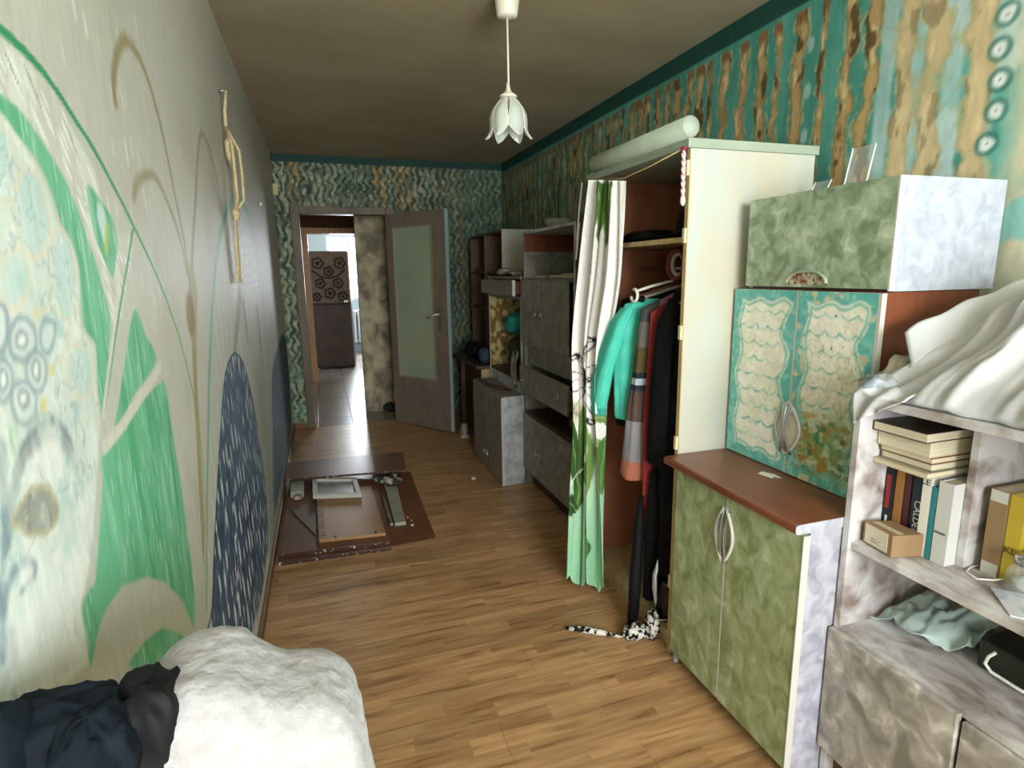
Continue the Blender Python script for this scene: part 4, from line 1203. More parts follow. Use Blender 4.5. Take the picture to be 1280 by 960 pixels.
def curtain_cols(S, T):
    """S across from left to right, T down"""
    col = np.tile(hexc('ebe9e4'), (len(S), 1))
    s2 = S + 0.06 * (fbm(S * 9, T * 20, 1) - 0.5)
    t2 = T + 0.03 * (fbm(S * 9, T * 20, 2) - 0.5)
    mint = sst(0.66, 0.82, T + 0.06 * (fbm(S * 7, T * 6, 3) - 0.5))
    mixc(col, 'a9d2b0', mint)
    mixc(col, '8fc49c', mint * sst(0.80, 0.95, T) * 0.7)

    def leaf(cs, ct, a, b_, rot, c, al=1.0):
        x, y_ = s2 - cs, (t2 - ct) * 4.2
        r_ = math.radians(rot)
        u, v = x * math.cos(r_) + y_ * math.sin(r_), -x * math.sin(r_) + y_ * math.cos(r_)
        m = 1 - sst(0.75, 1.0, np.abs(v) / (b_ * np.clip(1 - (u / a) ** 2, 0.02, 1)))
        m = np.where(np.abs(u) < a, m, 0)
        mixc(col, c, m * al)
        mixc(col, '9dbb7c', m * (1 - sst(0.004, 0.012, np.abs(v))) * 0.6)
    for (cs, ct, a, b_, rot, c) in ((0.30, 0.02, 0.16, 0.07, 70, '56743a'), (0.38, 0.09, 0.22, 0.06, 95, '4c6b33'), (0.76, 0.02, 0.14, 0.06, 100, '4c6b33'), (0.45, 0.05, 0.26, 0.10, 78, '4c6b33'), (0.52, 0.08, 0.24, 0.10, 100, '56743a'), (0.60, 0.04, 0.24, 0.11, 85, '3f5c2c'),
                                    (0.68, 0.06, 0.24, 0.10, 95, '62813f'), (0.66, 0.115, 0.18, 0.10, 88, '4c6b33'), (0.05, 0.05, 0.25, 0.05, 85, '3f5c2c'),
                                    (0.40, 0.185, 0.08, 0.02, 60, '6d8a4e'), (0.62, 0.205, 0.06, 0.04, 90, '3d5136'), (0.08, 0.405, 0.05, 0.03, 90, '2c3328'),
                                    (0.80, 0.42, 0.14, 0.05, 80, '5a6f4e')):
        leaf(cs, ct, a, b_, rot, c)
    # butterfly
    bx, by = (s2 - 0.42), (t2 - 0.505) * 3.4
    wing = np.hypot((bx - 0.20) / 0.26, (by + 0.10) / 0.30)
    wing2 = np.hypot((bx - 0.16) / 0.22, (by - 0.18) / 0.22)
    wing3 = np.hypot((bx + 0.22) / 0.18, (by - 0.05) / 0.30)
    vein = np.abs(np.sin(np.arctan2(by, bx) * 9))
    for w in (wing, wing2, wing3):
        mixc(col, 'efe9e6', (1 - sst(0.95, 1.0, w)))
        mixc(col, '1b1a1c', (1 - sst(0.0, 0.25, vein)) * (1 - sst(0.95, 1.0, w)) * 0.9)
        mixc(col, '1b1a1c', sst(0.80, 0.88, w) * (1 - sst(0.98, 1.05, w)))
        mixc(col, 'efe9e6', sst(0.86, 0.88, w) * (1 - sst(0.93, 0.95, w)) * (np.sin(np.arctan2(by, bx) * 30) > 0.3))
    mixc(col, '1b1a1c', 1 - sst(0.8, 1.0, np.hypot(bx / 0.05, by / 0.16)))
    # big foliage below
    mixc(col, 'b9b394', sst(0.555, 0.575, t2) * (1 - sst(0.60, 0.64, t2)) * (1 - sst(0.45, 0.6, s2)) * 0.8)
    for (cs, ct, a, b_, rot, c) in ((0.40, 0.66, 0.50, 0.20, 82, '5c7a42'), (0.30, 0.72, 0.50, 0.17, 100, '47652f'), (0.15, 0.70, 0.40, 0.14, 75, '3c5a2c'),
                                    (0.55, 0.70, 0.42, 0.12, 86, '6c8a4c'), (0.85, 0.655, 0.16, 0.05, 20, '7ba05a'), (0.98, 0.72, 0.30, 0.12, 92, '4f7a3c'),
                                    (0.95, 0.61, 0.2, 0.05, 30, '6c8a4c'), (0.12, 0.82, 0.14, 0.09, 20, '33502c'), (0.52, 0.87, 0.13, 0.06, 80, '3b6238'), (0.58, 0.90, 0.10, 0.05, 95, '3b6238')):
        leaf(cs, ct, a, b_, rot, c)
    wsw = np.abs(s2 - 0.30 - 0.25 * np.sin(T * 30)) + 0.1 * (fbm(S * 9, T * 9, 5) - 0.5)
    mixc(col, 'eef3ea', (1 - sst(0.02, 0.05, wsw)) * sst(0.66, 0.70, T) * (1 - sst(0.76, 0.80, T)) * 0.9)
    return col


cs_, ct_ = np.linspace(0, 1, 130), np.linspace(0, 1, 260)


def curtain_place(S, T):
    out = np.zeros((len(S), 3))
    for i, t in enumerate(ct_):
        a, b = rail(CL, t), rail(CR, t)
        k = slice(i * len(cs_), (i + 1) * len(cs_))
        s = S[k]
        amp = 0.010 + 0.022 * t
        ph = 2 * np.pi * (3.4 - 1.2 * t) * s + 1.2 + 2.0 * t
        nrm = np.array([b[1] - a[1], -(b[0] - a[0]), 0.0])
        nrm /= -np.linalg.norm(nrm)
        p = a[None] + (b - a)[None] * (s + 0.018 * np.sin(2 * ph))[:, None]
        p = p + nrm[None] * (amp * np.sin(ph) + 0.012 * np.sin(ph * 2.3 + 3 * t))[:, None]
        if t > 0.9:
            p[:, 2] -= (t - 0.9) * 0.35 * np.sin(ph)
        p[:, 2] = np.maximum(p[:, 2], 0.012)
        p[:, 0] = np.minimum(p[:, 0], 1.492)
        out[k] = p
    return out


m_cloth = painted_mat('printed_curtain_cotton', 0.85, 0.05, 90, (1, 1, 1), 0.15, 0.05)
cur = painted_grid('wardrobe_curtain', cs_, ct_, curtain_place, curtain_cols, m_cloth)
cur.data.polygons.foreach_set('use_smooth', [True] * len(cur.data.polygons))
tag(cur, 'white curtain printed with green leaves and a butterfly, gathered beside wardrobe', 'curtain')
md = cur.modifiers.new('solid', 'SOLIDIFY')
md.thickness = 0.0012
MB().tube([(1.462, 2.43, 1.83), (1.455, 2.44, 1.72), (1.447, 2.445, 1.60), (1.45, 2.452, 1.53), (1.44, 2.44, 1.50), (1.445, 2.435, 1.56), (1.455, 2.437, 1.66)], 0.004, 6).build('curtain_tie', mat('white_tie', 'd5d2c6', 0.9), cur)

# ------------------------------------------------------------------ tall wall unit (A), behind the curtain
ua = thing('wall_unit', 'tall grey painted wall unit with double doors and open top niche', 'cabinet', (1.85, 3.21, 0))
AX = 1.60
box(AX + 0.002, 2.10, 2.800, 2.818, 0.0, 1.70).build('side_panel', m_dbrown, ua, 'brown side')
box(AX - 0.001, AX + 0.002, 2.800, 2.818, 0.0, 1.70).build('side_edge', m_greyl, ua)
box(AX, 2.10, 3.602, 3.620, 0.0, 1.70).build('side_panel', m_grey, ua)
box(AX, 2.10, 2.818, 3.602, 1.684, 1.70).build('top_board', m_greyl, ua)
box(AX, 2.09, 2.818, 3.602, 1.392, 1.408).build('shelf', m_grey, ua)
box(AX, 2.09, 2.818, 3.602, 0.515, 0.530).build('shelf', m_dark, ua)
box(AX, 2.09, 2.818, 3.602, 0.645, 0.660).build('shelf', m_dark, ua)
box(2.088, 2.10, 2.818, 3.602, 0.1, 1.684).build('back_panel', m_redwood, ua, 'red brown back')
box(2.06, 2.088, 2.818, 3.602, 1.408, 1.575).build('niche_board', m_grey, ua, 'grey painted lower half of the niche back')
box(AX + 0.05, AX + 0.07, 2.818, 3.602, 0.0, 0.10).build('plinth', m_dark, ua)
box(AX + 0.004, 2.06, 3.598, 3.6015, 1.575, 1.684).build('niche_lining', m_redwood, ua, 'red brown unpainted upper part of the niche')


def knob_ring(parent, y, z, x):
    b = MB()
    b.tube([(x, y + 0.021 * math.cos(a), z + 0.021 * math.sin(a)) for a in [2 * math.pi * k / 12 for k in range(12)]], 0.0045, 6, closed=True)
    b.tube([(x + 0.012, y, z + 0.021), (x, y, z + 0.021)], 0.006, 6)
    b.tube([(x + 0.012, y, z - 0.021), (x, y, z - 0.021)], 0.006, 6)
    return b.build('handle', m_silver, parent)


for (y0, y1, yh) in ((2.865, 3.290, 3.252), (3.294, 3.618, 3.335)):
    d = box(AX - 0.018, AX - 0.0015, y0, y1, 0.992, 1.398).build('door', m_grey, ua, bevel=0.002)
    knob_ring(d, yh, 1.19, AX - 0.029)
box(AX + 0.02, AX + 0.036, 2.818, 3.602, 0.852, 0.985).build('fascia', m_grey, ua)
dr = MB().box(AX - 0.036, AX - 0.02, 2.822, 3.612, 0.668, 0.838).box(AX - 0.02, 1.90, 2.86, 2.875, 0.68, 0.80).box(AX - 0.02, 1.90, 3.56, 3.575, 0.68, 0.80).build('drawer', m_grey, ua, bevel=0.0015)
for yh in (2.945, 3.54):
    knob_ring(dr, yh, 0.752, AX - 0.046)
d = box(AX - 0.018, AX - 0.0015, 2.822, 3.616, 0.125, 0.512).build('flap_door', m_grey, ua, bevel=0.002)
for yh in (3.265, 3.335):
    knob_ring(d, yh, 0.295, AX - 0.029)

# ------------------------------------------------------------------ middle unit (B): pulled drawer and open niche
ub = thing('shelf_unit', 'low wall unit with a half open drawer above a clothes niche', 'cabinet', (1.85, 4.05, 0))
m_blob = mat('ochre_blob_paint', '8a6a34', 0.6, 0.3, col2='cdbb86', scale=15, detail=2, lo=0.46, hi=0.54, stretch=(1.4, 1, 1))
box(1.60, 2.10, 3.655, 3.680, 0, 1.40).build('side_panel', m_grey, ub)
box(1.60, 2.10, 4.420, 4.445, 0, 1.40).build('side_panel', m_blob, ub, 'ochre blotched inner side')
box(1.596, 1.60, 3.655, 3.680, 0.60, 1.29).build('side_edge', m_greyl, ub)
box(1.596, 1.60, 4.420, 4.445, 0.60, 1.29).build('side_edge', m_cream, ub)
box(1.59, 2.10, 3.655, 4.445, 1.402, 1.420).build('top_board', m_grey, ub)
box(1.60, 2.09, 3.68, 4.42, 1.265, 1.285).build('shelf', m_grey, ub)
box(1.60, 2.09, 3.68, 4.42, 0.70, 0.72).build('shelf', m_dark, ub)
box(1.60, 1.615, 3.68, 4.42, 0.56, 0.70).build('fascia', m_greyl, ub)
box(1.60, 1.615, 3.68, 4.42, 0.0, 0.56).build('front_board', m_dark, ub)
box(2.09, 2.10, 3.68, 4.42, 0, 1.40).build('back_panel', m_dark, ub)
box(1.535, 1.555, 3.66, 4.44, 1.292, 1.395).build('drawer', m_grey, ub, bevel=0.002)
box(1.555, 1.90, 3.695, 3.71, 1.300, 1.385).build('drawer_side', m_redwood, ub, 'red brown drawer side')
box(1.555, 1.90, 4.39, 4.405, 1.300, 1.385).build('drawer_side', m_redwood, ub)
box(1.535, 1.556, 3.655, 3.660, 1.292, 1.395).build('drawer_edge', m_whedge, ub)

# ------------------------------------------------------------------ far bookcase (C) and desk
uc = thing('dark_bookcase', 'dark brown open bookcase with a cream side in the far corner', 'bookcase', (1.91, 4.97, 0))
box(1.72, 2.10, 4.460, 4.478, 0, 1.78).build('side_panel', m_cream, uc, 'cream side')
box(1.72, 2.10, 5.470, 5.488, 0, 1.78).build('side_panel', m_dbrown, uc)
box(1.72, 2.10, 4.478, 5.470, 1.762, 1.78).build('top_board', m_dbrown, uc)
box(1.72, 2.09, 4.98, 4.998, 0.75, 1.762).build('divider', m_dbrown, uc)
for z in (0.75, 1.12, 1.44):
    box(1.73, 2.09, 4.478, 5.470, z, z + 0.018).build('shelf', m_dbrown, uc)
box(2.09, 2.10, 4.478, 5.470, 0.0, 1.762).build('back_panel', m_dbrown, uc)

dk = thing('desk', 'small dark brown desk in front of the far bookcase', 'desk', (1.60, 4.88, 0))
MB().prism([(1.50, 4.50), (1.715, 4.46), (1.715, 5.36), (1.47, 5.36)], 0.675, 0.70, 'z').build('table_top', m_dark, dk)
box(1.53, 1.71, 4.465, 4.483, 0.60, 0.675).build('end_rail', m_lightwood, dk, 'pale wood end rail')
box(1.60, 1.615, 4.49, 5.34, 0.0, 0.675).build('front_panel', m_dbrown, dk)
box(1.56, 1.71, 5.335, 5.353, 0.0, 0.675).build('side_panel', m_dbrown, dk)
box(1.615, 1.71, 4.483, 4.50, 0.0, 0.675).build('side_panel', m_dbrown, dk)

# ------------------------------------------------------------------ grey wall cabinet standing on the floor
gf = thing('floor_cabinet', 'marbled grey two door cabinet standing on the floor, small ring handles low down', 'cabinet', (1.51, 3.98, 0))
box(1.446, 1.592, 3.602, 3.620, 0.004, 0.628).build('side_panel', m_greyl, gf, 'marbled light grey side', bevel=0.001)
box(1.446, 1.592, 4.332, 4.350, 0.004, 0.628).build('side_panel', m_grey, gf)
box(1.446, 1.592, 3.62, 4.332, 0.61, 0.628).build('top_board', m_grey, gf)
box(1.446, 1.592, 3.62, 4.332, 0.004, 0.02).build('bottom_board', m_grey, gf)
box(1.582, 1.592, 3.62, 4.332, 0.02, 0.61).build('back_panel', m_grey, gf)
for (y0, y1, yh) in ((3.600, 3.990, 3.955), (3.994, 4.350, 4.03)):
    d = box(1.428, 1.445, y0, y1, 0.006, 0.626).build('door', m_grey, gf, bevel=0.002)
    knob_ring(d, yh, 0.13, 1.417)
box(1.426, 1.446, 3.594, 3.5995, 0.006, 0.626).build('door_edge', m_whedge, gf, 'white door edge')

# ------------------------------------------------------------------ kitchen fridge, radiator
fg = thing('fridge', 'dark brown painted fridge freezer with flower ornaments in the kitchen beyond the door', 'fridge', (0.5, 9.6, 0), R(-5))
m_fr = mat('dark_brown_fridge_paint', '3b2a20', 0.5, 0.4, col2='4a372a', scale=6)
m_orn = mat('ornament_brown', '2a1a12', 0.6, 0.3)
box(-0.27, 0.30, -0.24, 0.33, 0.02, 1.80).build('body', m_fr, fg, world=False, bevel=0.008)
fd = box(-0.265, 0.295, -0.285, -0.242, 1.02, 1.795).build('freezer_door', mat('fridge_door_brown', '5a4635', 0.5, col2='68523e', scale=8), fg, world=False, bevel=0.008)
fd2 = box(-0.265, 0.295, -0.285, -0.242, 0.06, 1.00).build('fridge_door', m_fr, fg, world=False, bevel=0.008)
for (x, z, r) in ((-0.15, 1.62, 0.085), (0.17, 1.62, 0.085), (0.0, 1.50, 0.07), (-0.13, 1.32, 0.075), (0.13, 1.32, 0.075), (0.0, 1.17, 0.08), (0.19, 1.12, 0.07), (-0.19, 1.12, 0.06)):
    b = MB()
    b.tube([(x + (r * (0.72 + 0.28 * abs(math.cos(2.5 * a)))) * math.cos(a), -0.286, z + (r * (0.72 + 0.28 * abs(math.cos(2.5 * a)))) * math.sin(a)) for a in [2 * math.pi * k / 20 for k in range(20)]], 0.014, 6, closed=True)
    b.tube([(x, -0.289, z), (x, -0.280, z)], r * 0.35, 10)
    b.build('flower_ornament', m_orn, fd, world=False)
MB().tube([(-0.24, -0.287, 1.52), (-0.12, -0.287, 1.42), (0.0, -0.287, 1.40), (0.12, -0.287, 1.42), (0.24, -0.287, 1.52)], 0.012, 6).build('vine_ornament', m_orn, fd, world=False)
box(0.20, 0.26, -0.31, -0.286, 1.03, 1.06).build('handle', m_silver, fd, world=False)

rd = thing('radiator', 'white ribbed radiator under the bright kitchen window', 'radiator', (1.0, 11.2, 0.15))
m_rad = mat('white_radiator', 'd9dce0', 0.4)
for k in range(8):
    box(0.66 + 0.10 * k, 0.735 + 0.10 * k, 11.15, 11.26, 0.18, 0.80).build('rib', m_rad, rd, bevel=0.02)
MB().tube([(0.66, 11.205, 0.22), (1.44, 11.205, 0.22)], 0.02).tube([(0.66, 11.205, 0.76), (1.44, 11.205, 0.76)], 0.02).build('pipe', m_rad, rd)

MB().lump((0.955, 6.155, 0.045), (0.06, 0.04, 0.05), 4, 0.35, zmin=0.002).build('dark_cloth', mat('dark_green_cloth', '1c2a26', 0.9))
tag(bpy.data.objects['dark_cloth'], 'crumpled dark cloth on the hall tiles at the foot of the plaster wall', 'cloth')

# ------------------------------------------------------------------ pendant lamp
LX, LY = 1.10, 2.35
lp = thing('pendant_lamp', 'white pendant lamp with a frosted glass tulip shade', 'lamp', (LX, LY, H))
m_lw = mat('white_lamp_plastic', 'e6e0cc', 0.4, 0.5)
MB().lathe([(0.048, 2.4995), (0.047, 2.47), (0.040, 2.425), (0.036, 2.418), (0.008, 2.416)], (LX, LY, 0), 24).build('ceiling_rose', m_lw, lp)
MB().tube([(LX, LY, 2.417), (LX + 0.001, LY, 2.30), (LX + 0.002, LY, 2.165)], 0.0042, 8).build('cord', m_lw, lp)
MB().lathe([(0.006, 2.185), (0.008, 2.165), (0.014, 2.15), (0.034, 2.137), (0.036, 2.131), (0.012, 2.129)], (LX, LY, 0), 20).build('cap', m_lw, lp)
m_frost = bpy.data.materials.new('frosted_petal_glass')
m_frost.use_nodes = True
pb = m_frost.node_tree.nodes['Principled BSDF']
pb.inputs['Base Color'].default_value = rgba('dfe8dd')
pb.inputs['Roughness'].default_value = 0.3
pb.inputs['Alpha'].default_value = 0.62
pb.inputs['Subsurface Weight'].default_value = 0.0
m_rim = mat('petal_rim_glass', 'f0eddc', 0.2, 0.7)
for k in range(6):
    a0 = R(60 * k + 42)

    def petal(s, t):
        # t from the cap to the tip, s across
        w = (0.55 + 0.45 * math.sin(math.pi * min(t * 1.25, 1.0) * 0.5)) if t < 0.72 else (1 - (t - 0.72) / 0.28) ** 0.8
        r = 0.016 + 0.056 * math.sin(min(t / 0.55, 1.0) * math.pi / 2) ** 0.62 + (0.020 * ((t - 0.72) / 0.28) ** 2 if t > 0.72 else 0)
        z = 2.134 - 0.008 * min(t * 10, 1) - 0.152 * t
        a = a0 + (s - 0.5) * R(60) * max(w, 0.02)
        rr = r * (1 - 0.10 * (2 * s - 1) ** 2 * 0 + 0.04 * math.cos((2 * s - 1) * math.pi))
        return (LX + rr * math.cos(a), LY + rr * math.sin(a), z)
    p = MB().grid(8, 14, petal).build('petal', m_frost, lp, solid=0.003)
    MB().tube([petal(0, t / 14) for t in range(15)] + [petal(1, 1 - t / 14) for t in range(15)], 0.0022, 5).build('petal_rim', m_rim, p)
MB().lathe([(0.018, 2.129), (0.02, 2.10), (0.026, 2.075), (0.024, 2.05), (0.012, 2.032), (0.0005, 2.03)], (LX, LY, 0), 16).build('bulb', mat('cream_bulb', 'c9c2a6', 0.4), lp)

# ------------------------------------------------------------------ rope hanging on the mural, corner switch, nail
rp = thing('macrame_rope', 'knotted pale jute rope hanging from a nail on the mural wall', 'rope', (0.02, 2.73, 1.45))
m_rope = mat('pale_jute', 'b3a078', 0.9, 0.1, col2='cbbb95', scale=90)
MB().tube([(0.0, 2.745, 2.18), (0.035, 2.75, 2.186)], 0.004, 6).build('nail', m_steel, rp)
MB().tube([(0.03, 2.745, 2.182), (0.02, 2.73, 2.10), (0.018, 2.728, 2.03)], 0.007, 8).build('loop', m_rope, rp)
for k, (a, c) in enumerate(((0.07, 0.0), (-0.05, 0.02), (0.04, 0.035))):
    MB().tube([(0.018, 2.728, 2.04), (0.02 + c, 2.728 + a, 1.96), (0.022 + c, 2.728 + a * 1.2, 1.86), (0.02 + c, 2.728 + a * 0.8, 1.76), (0.018, 2.722, 1.70)], 0.0065, 8).build('strand', m_rope, rp)
MB().lump((0.024, 2.725, 1.95), (0.016, 0.036, 0.06), 2, 0.35, n=16).build('knot', m_rope, rp)
MB().lump((0.024, 2.725, 1.70), (0.017, 0.022, 0.03), 5, 0.3, n=14).build('knot', m_rope, rp)
for k in range(4):
    MB().tube([(0.02, 2.715 + 0.012 * k, 1.71), (0.018, 2.69 + 0.02 * k, 1.60), (0.016, 2.675 + 0.022 * k, 1.50 - 0.02 * (k % 2)), (0.014, 2.665 + 0.026 * k, 1.42 + 0.02 * (k % 3))], 0.005, 6).build('strand', m_rope, rp)
sw = thing('junction_box', 'small cream junction box high in the corner left of the doorway', 'switch', (0.02, D, 2.19))
box(0.0015, 0.042, D - 0.022, D - 0.001, 2.15, 2.245).build('cover', mat('cream_switch', 'c9bf8c', 0.5), sw, bevel=0.003)
box(0.042, 0.06, D - 0.016, D - 0.001, 2.185, 2.20).build('cable_stub', mat('cream_cable', 'a89c6c', 0.5), sw)
o = MB().lathe([(0.0006, 0.0), (0.014, 0.0006), (0.012, 0.012), (0.0006, 0.016)], (0.001, 4.20, 1.903), 12, 'x').build('wall_hook', m_lw)
tag(o, 'tiny white knob screwed into the far end of the mural wall', 'hook')

# ------------------------------------------------------------------ boards lying on the floor
m_bd = mat('walnut_board', '5e3a26', 0.35, 0.5, col2='6e4830', scale=5, stretch=(5, 0.6, 1), lo=0.3, hi=0.7)
m_bd2 = mat('dark_board_edge', '3a2418', 0.6)
m_bd3 = mat('tan_drawer_bottom', '9a7148', 0.45, 0.4, col2='a87e54', scale=4, stretch=(1, 1, 1))
m_sheet = mat('brown_hardboard', '6a4228', 0.5, 0.4, col2='74492e', scale=3)


def board(name, poly, z0, z1, m, label, cat='board', edge=None):
    cx, cy = sum(p[0] for p in poly) / len(poly), sum(p[1] for p in poly) / len(poly)
    t = thing(name, label, cat, (cx, cy, z0))
    MB().prism(poly, z0, z1, 'z').build('panel', m, t, bevel=0.0015)
    if edge:
        (a, b_) = edge
        dx, dy = b_[0] - a[0], b_[1] - a[1]
        n = math.hypot(dx, dy)
        nx, ny_ = dy / n * 0.002, -dx / n * 0.002
        MB().prism([a, b_, (b_[0] + nx, b_[1] + ny_), (a[0] + nx, a[1] + ny_)], z0 + 0.001, z1 - 0.001, 'z').build('worn_edge', mat('chipped_edge', '3a2418', 0.6, col2='cdbfa8', scale=60, lo=0.62, hi=0.66), t)
    return t


board('hardboard_sheet', [(0.60, 2.955), (0.846, 2.978), (0.872, 4.13), (0.60, 4.2)], 0.0005, 0.004, m_sheet, 'thin brown hardboard sheet lying flat, right of the board pile')
board('wooden_board', [(0.03, 2.940), (0.592, 2.917), (0.60, 4.15), (0.05, 4.22)], 0.001, 0.021, m_bd, 'walnut board at the bottom of the pile beside the mural wall', edge=((0.03, 2.940), (0.592, 2.917)))
board('wooden_board', [(0.036, 2.985), (0.597, 2.940), (0.606, 3.95), (0.04, 4.20)], 0.022, 0.042, m_bd, 'walnut board lying second from the bottom of the pile, worn front edge', edge=((0.036, 2.985), (0.597, 2.940)))
board('triangular_board', [(0.065, 3.574), (0.212, 3.148), (0.212, 3.60)], 0.0425, 0.048, mat('grey_brown_offcut', '5f4a38', 0.5), 'grey brown triangular offcut on the board pile')
lb = board('drawer_bottom', [(0.232, 3.048), (0.577, 3.016), (0.562, 3.78), (0.215, 3.80)], 0.0425, 0.060, m_bd3, 'light tan drawer board in the middle of the pile')
MB().prism([(0.232, 3.046), (0.268, 3.043), (0.250, 3.795), (0.215, 3.80)], 0.0602, 0.064, 'z').build('taped_edge', mat('pale_tape', '9b8268', 0.6, col2='7a5b40', scale=30), lb)
for (x, y_) in ((0.31, 3.043), (0.52, 3.024)):
    box(x, x + 0.012, y_ - 0.004, y_ + 0.03, 0.0602, 0.0615).build('notch', m_bd2, lb)
fr_ = thing('picture_frame', 'white framed grey picture lying on the board pile', 'picture', (0.33, 3.80, 0.064))
q = [(0.197, 3.652), (0.489, 3.573), (0.476, 3.90), (0.190, 4.00)]
cq = (sum(p[0] for p in q) / 4, sum(p[1] for p in q) / 4)
qi = [(cq[0] + (p[0] - cq[0]) * 0.80, cq[1] + (p[1] - cq[1]) * 0.80) for p in q]
for i in range(4):
    j = (i + 1) % 4
    MB().prism([q[i], q[j], qi[j], qi[i]], 0.0645, 0.088, 'z').build('frame_bar', mat('white_picture_frame', 'b9b7ae', 0.5), fr_)
MB().prism(qi, 0.0645, 0.070, 'z').build('print', mat('grey_print', '6d6f6c', 0.35, col2='a3a49f', scale=14, dist=1), fr_)
board('crossing_board', [(0.016, 3.98), (0.808, 3.889), (0.850, 4.30), (0.018, 4.36)], 0.090, 0.104, m_bd, 'wide red brown board laid across the far end of the pile', edge=((0.016, 3.98), (0.808, 3.889)))
b = thing('grey_offcut', 'grey green hollow offcut lying by the wall on the board pile', 'offcut', (0.10, 3.9, 0.0425))
MB().prism([(0.058, 3.769), (0.140, 3.767), (0.137, 3.97), (0.052, 3.97)], 0.0425, 0.085, 'z').build('block', mat('grey_green_offcut', '8d917f', 0.6), b, bevel=0.002)
MB().lump((0.105, 3.735, 0.058), (0.028, 0.028, 0.016), 3, 0.4, zmin=0.043).build('torn_paper', mat('torn_brown_paper', '6b4a36', 0.9, col2='c9bda8', scale=40), b)
b = thing('grey_plank', 'short grey plank lying on the hardboard sheet', 'plank', (0.68, 3.5, 0.004))
MB().prism([(0.648, 3.205), (0.712, 3.200), (0.735, 3.80), (0.655, 3.82)], 0.0045, 0.026, 'z').build('panel', mat('grey_plank_paint', '8e8b7c', 0.6, col2='a19e8f', scale=10), b, bevel=0.002)
b = thing('grey_strip', 'narrow splintered grey strip beside the short grey plank', 'plank', (0.62, 3.45, 0.004))
MB().prism([(0.624, 3.22), (0.640, 3.22), (0.638, 3.62), (0.620, 3.64)], 0.0045, 0.020, 'z').build('panel', mat('grey_strip_paint', '97917f', 0.7, col2='5d5a50', scale=40), b)
o = MB().lump((0.69, 3.92, 0.03), (0.10, 0.07, 0.035), 8, 0.45, n=22, zmin=0.0045).build('crumpled_foil', mat('dark_crumpled_foil', '3c3a34', 0.35, 0.6, col2='a3a096', scale=24, lo=0.5, hi=0.6))
tag(o, 'crumpled dark foil bag beside the crossing board', 'bag')
for k, (x, y_, s) in enumerate(((0.745, 3.18, 0.010), (0.752, 3.25, 0.006), (0.735, 3.30, 0.005), (1.277, 3.81, 0.020))):
    o = MB().lump((x, y_, (0.0045 if k < 3 else 0.0) + s * 0.5), (s, s * 1.2, s * 0.5), k, 0.4, n=10).build('paint_flake', mat('pale_flake', 'c9c2b2', 0.8))
    tag(o, ('largest pale flake on the hardboard, nearest the camera', 'middle one of three pale flakes on the hardboard', 'smallest pale flake on the hardboard, closest to the grey plank')[k] if k < 3 else 'white crumb on the laminate before the grey floor cabinet', 'crumb', 'flakes on the hardboard' if k < 3 else None)

# ------------------------------------------------------------------ things on and in the far units
m_teal = mat('teal_cloth', '2f8f8a', 0.85, 0.2, col2='3fa59c', scale=20)
for nm, c, r_, sd, m, lab, cat in (
        ('folded_cloth', (1.62, 4.62, 0.765), (0.075, 0.10, 0.064), 3, mat('blue_cloth', '3e4f66', 0.9), 'folded blue cloth on the dark desk', 'cloth'),
        ('black_bag', (1.60, 4.98, 0.775), (0.07, 0.16, 0.074), 6, m_black, 'black bag on the dark desk behind the blue cloth', 'bag'),
        ('teal_shirt', (1.72, 4.12, 1.07), (0.09, 0.13, 0.085), 2, m_teal, 'bundled teal shirt in the clothes niche', 'shirt'),
        ('olive_jumper', (1.74, 3.98, 0.845), (0.12, 0.22, 0.122), 9, mat('olive_dark_knit', '3a3d2e', 0.95), 'dark olive jumper bundled in the clothes niche', 'jumper')):
    o = MB().lump(c, r_, sd, 0.32, n=24, zmin=c[2] - r_[2]).build(nm, m)
    tag(o, lab, cat)
o = MB().grid(14, 30, lambda s, t: (1.592 - 0.012 * math.sin(t * 3.1) - 0.010 * math.sin(s * 9 + t * 4), 3.70 + 0.15 * s * (0.7 + 0.3 * math.sin(t * 4)) + 0.05 * t, 0.90 - 0.24 * t + 0.02 * math.sin(s * 7))).build(
    'grey_rag', mat('grey_rag_cloth', '8a857a', 0.9, col2='6d685e', scale=30), solid=0.006)
tag(o, 'grey rag hanging out of the clothes niche', 'rag')
o = MB().tube([(1.50, 4.25, 0.632), (1.47, 4.1, 0.632), (1.52, 3.95, 0.632), (1.56, 3.80, 0.632), (1.50, 3.82, 0.632), (1.455, 4.0, 0.632), (1.46, 4.28, 0.632)], 0.0045, 6).build('red_strap', mat('dark_red_strap', '5a1c26', 0.8))
tag(o, 'thin dark red strap lying on the grey floor cabinet', 'strap')
mg = thing('magazine', 'open red and white magazine on top of the half open drawer unit', 'magazine', (1.70, 4.05, 1.42))
MB().grid(12, 8, lambda s, t: (1.62 + 0.20 * t, 3.86 + 0.34 * s, 1.4215 + 0.028 * math.sin(math.pi * s) + 0.01 * t)).build('cover', mat('red_white_cover', '8a2a2a', 0.4, col2='c9c2b8', scale=12, lo=0.5, hi=0.55), mg, solid=0.006)
o = MB().lump((1.68, 4.27, 1.452), (0.06, 0.09, 0.03), 2, 0.5, n=18, zmin=1.4205).build('crumpled_paper', mat('grey_white_paper', '8f8b80', 0.7, col2='d4d0c4', scale=30))
tag(o, 'crumpled paper beside the red magazine on the drawer unit', 'paper')
o = box(1.70, 2.05, 3.70, 3.735, 1.421, 1.60).build('dark_folder', m_black, bevel=0.002)
tag(o, 'dark upright folder against the tall wall unit', 'folder')
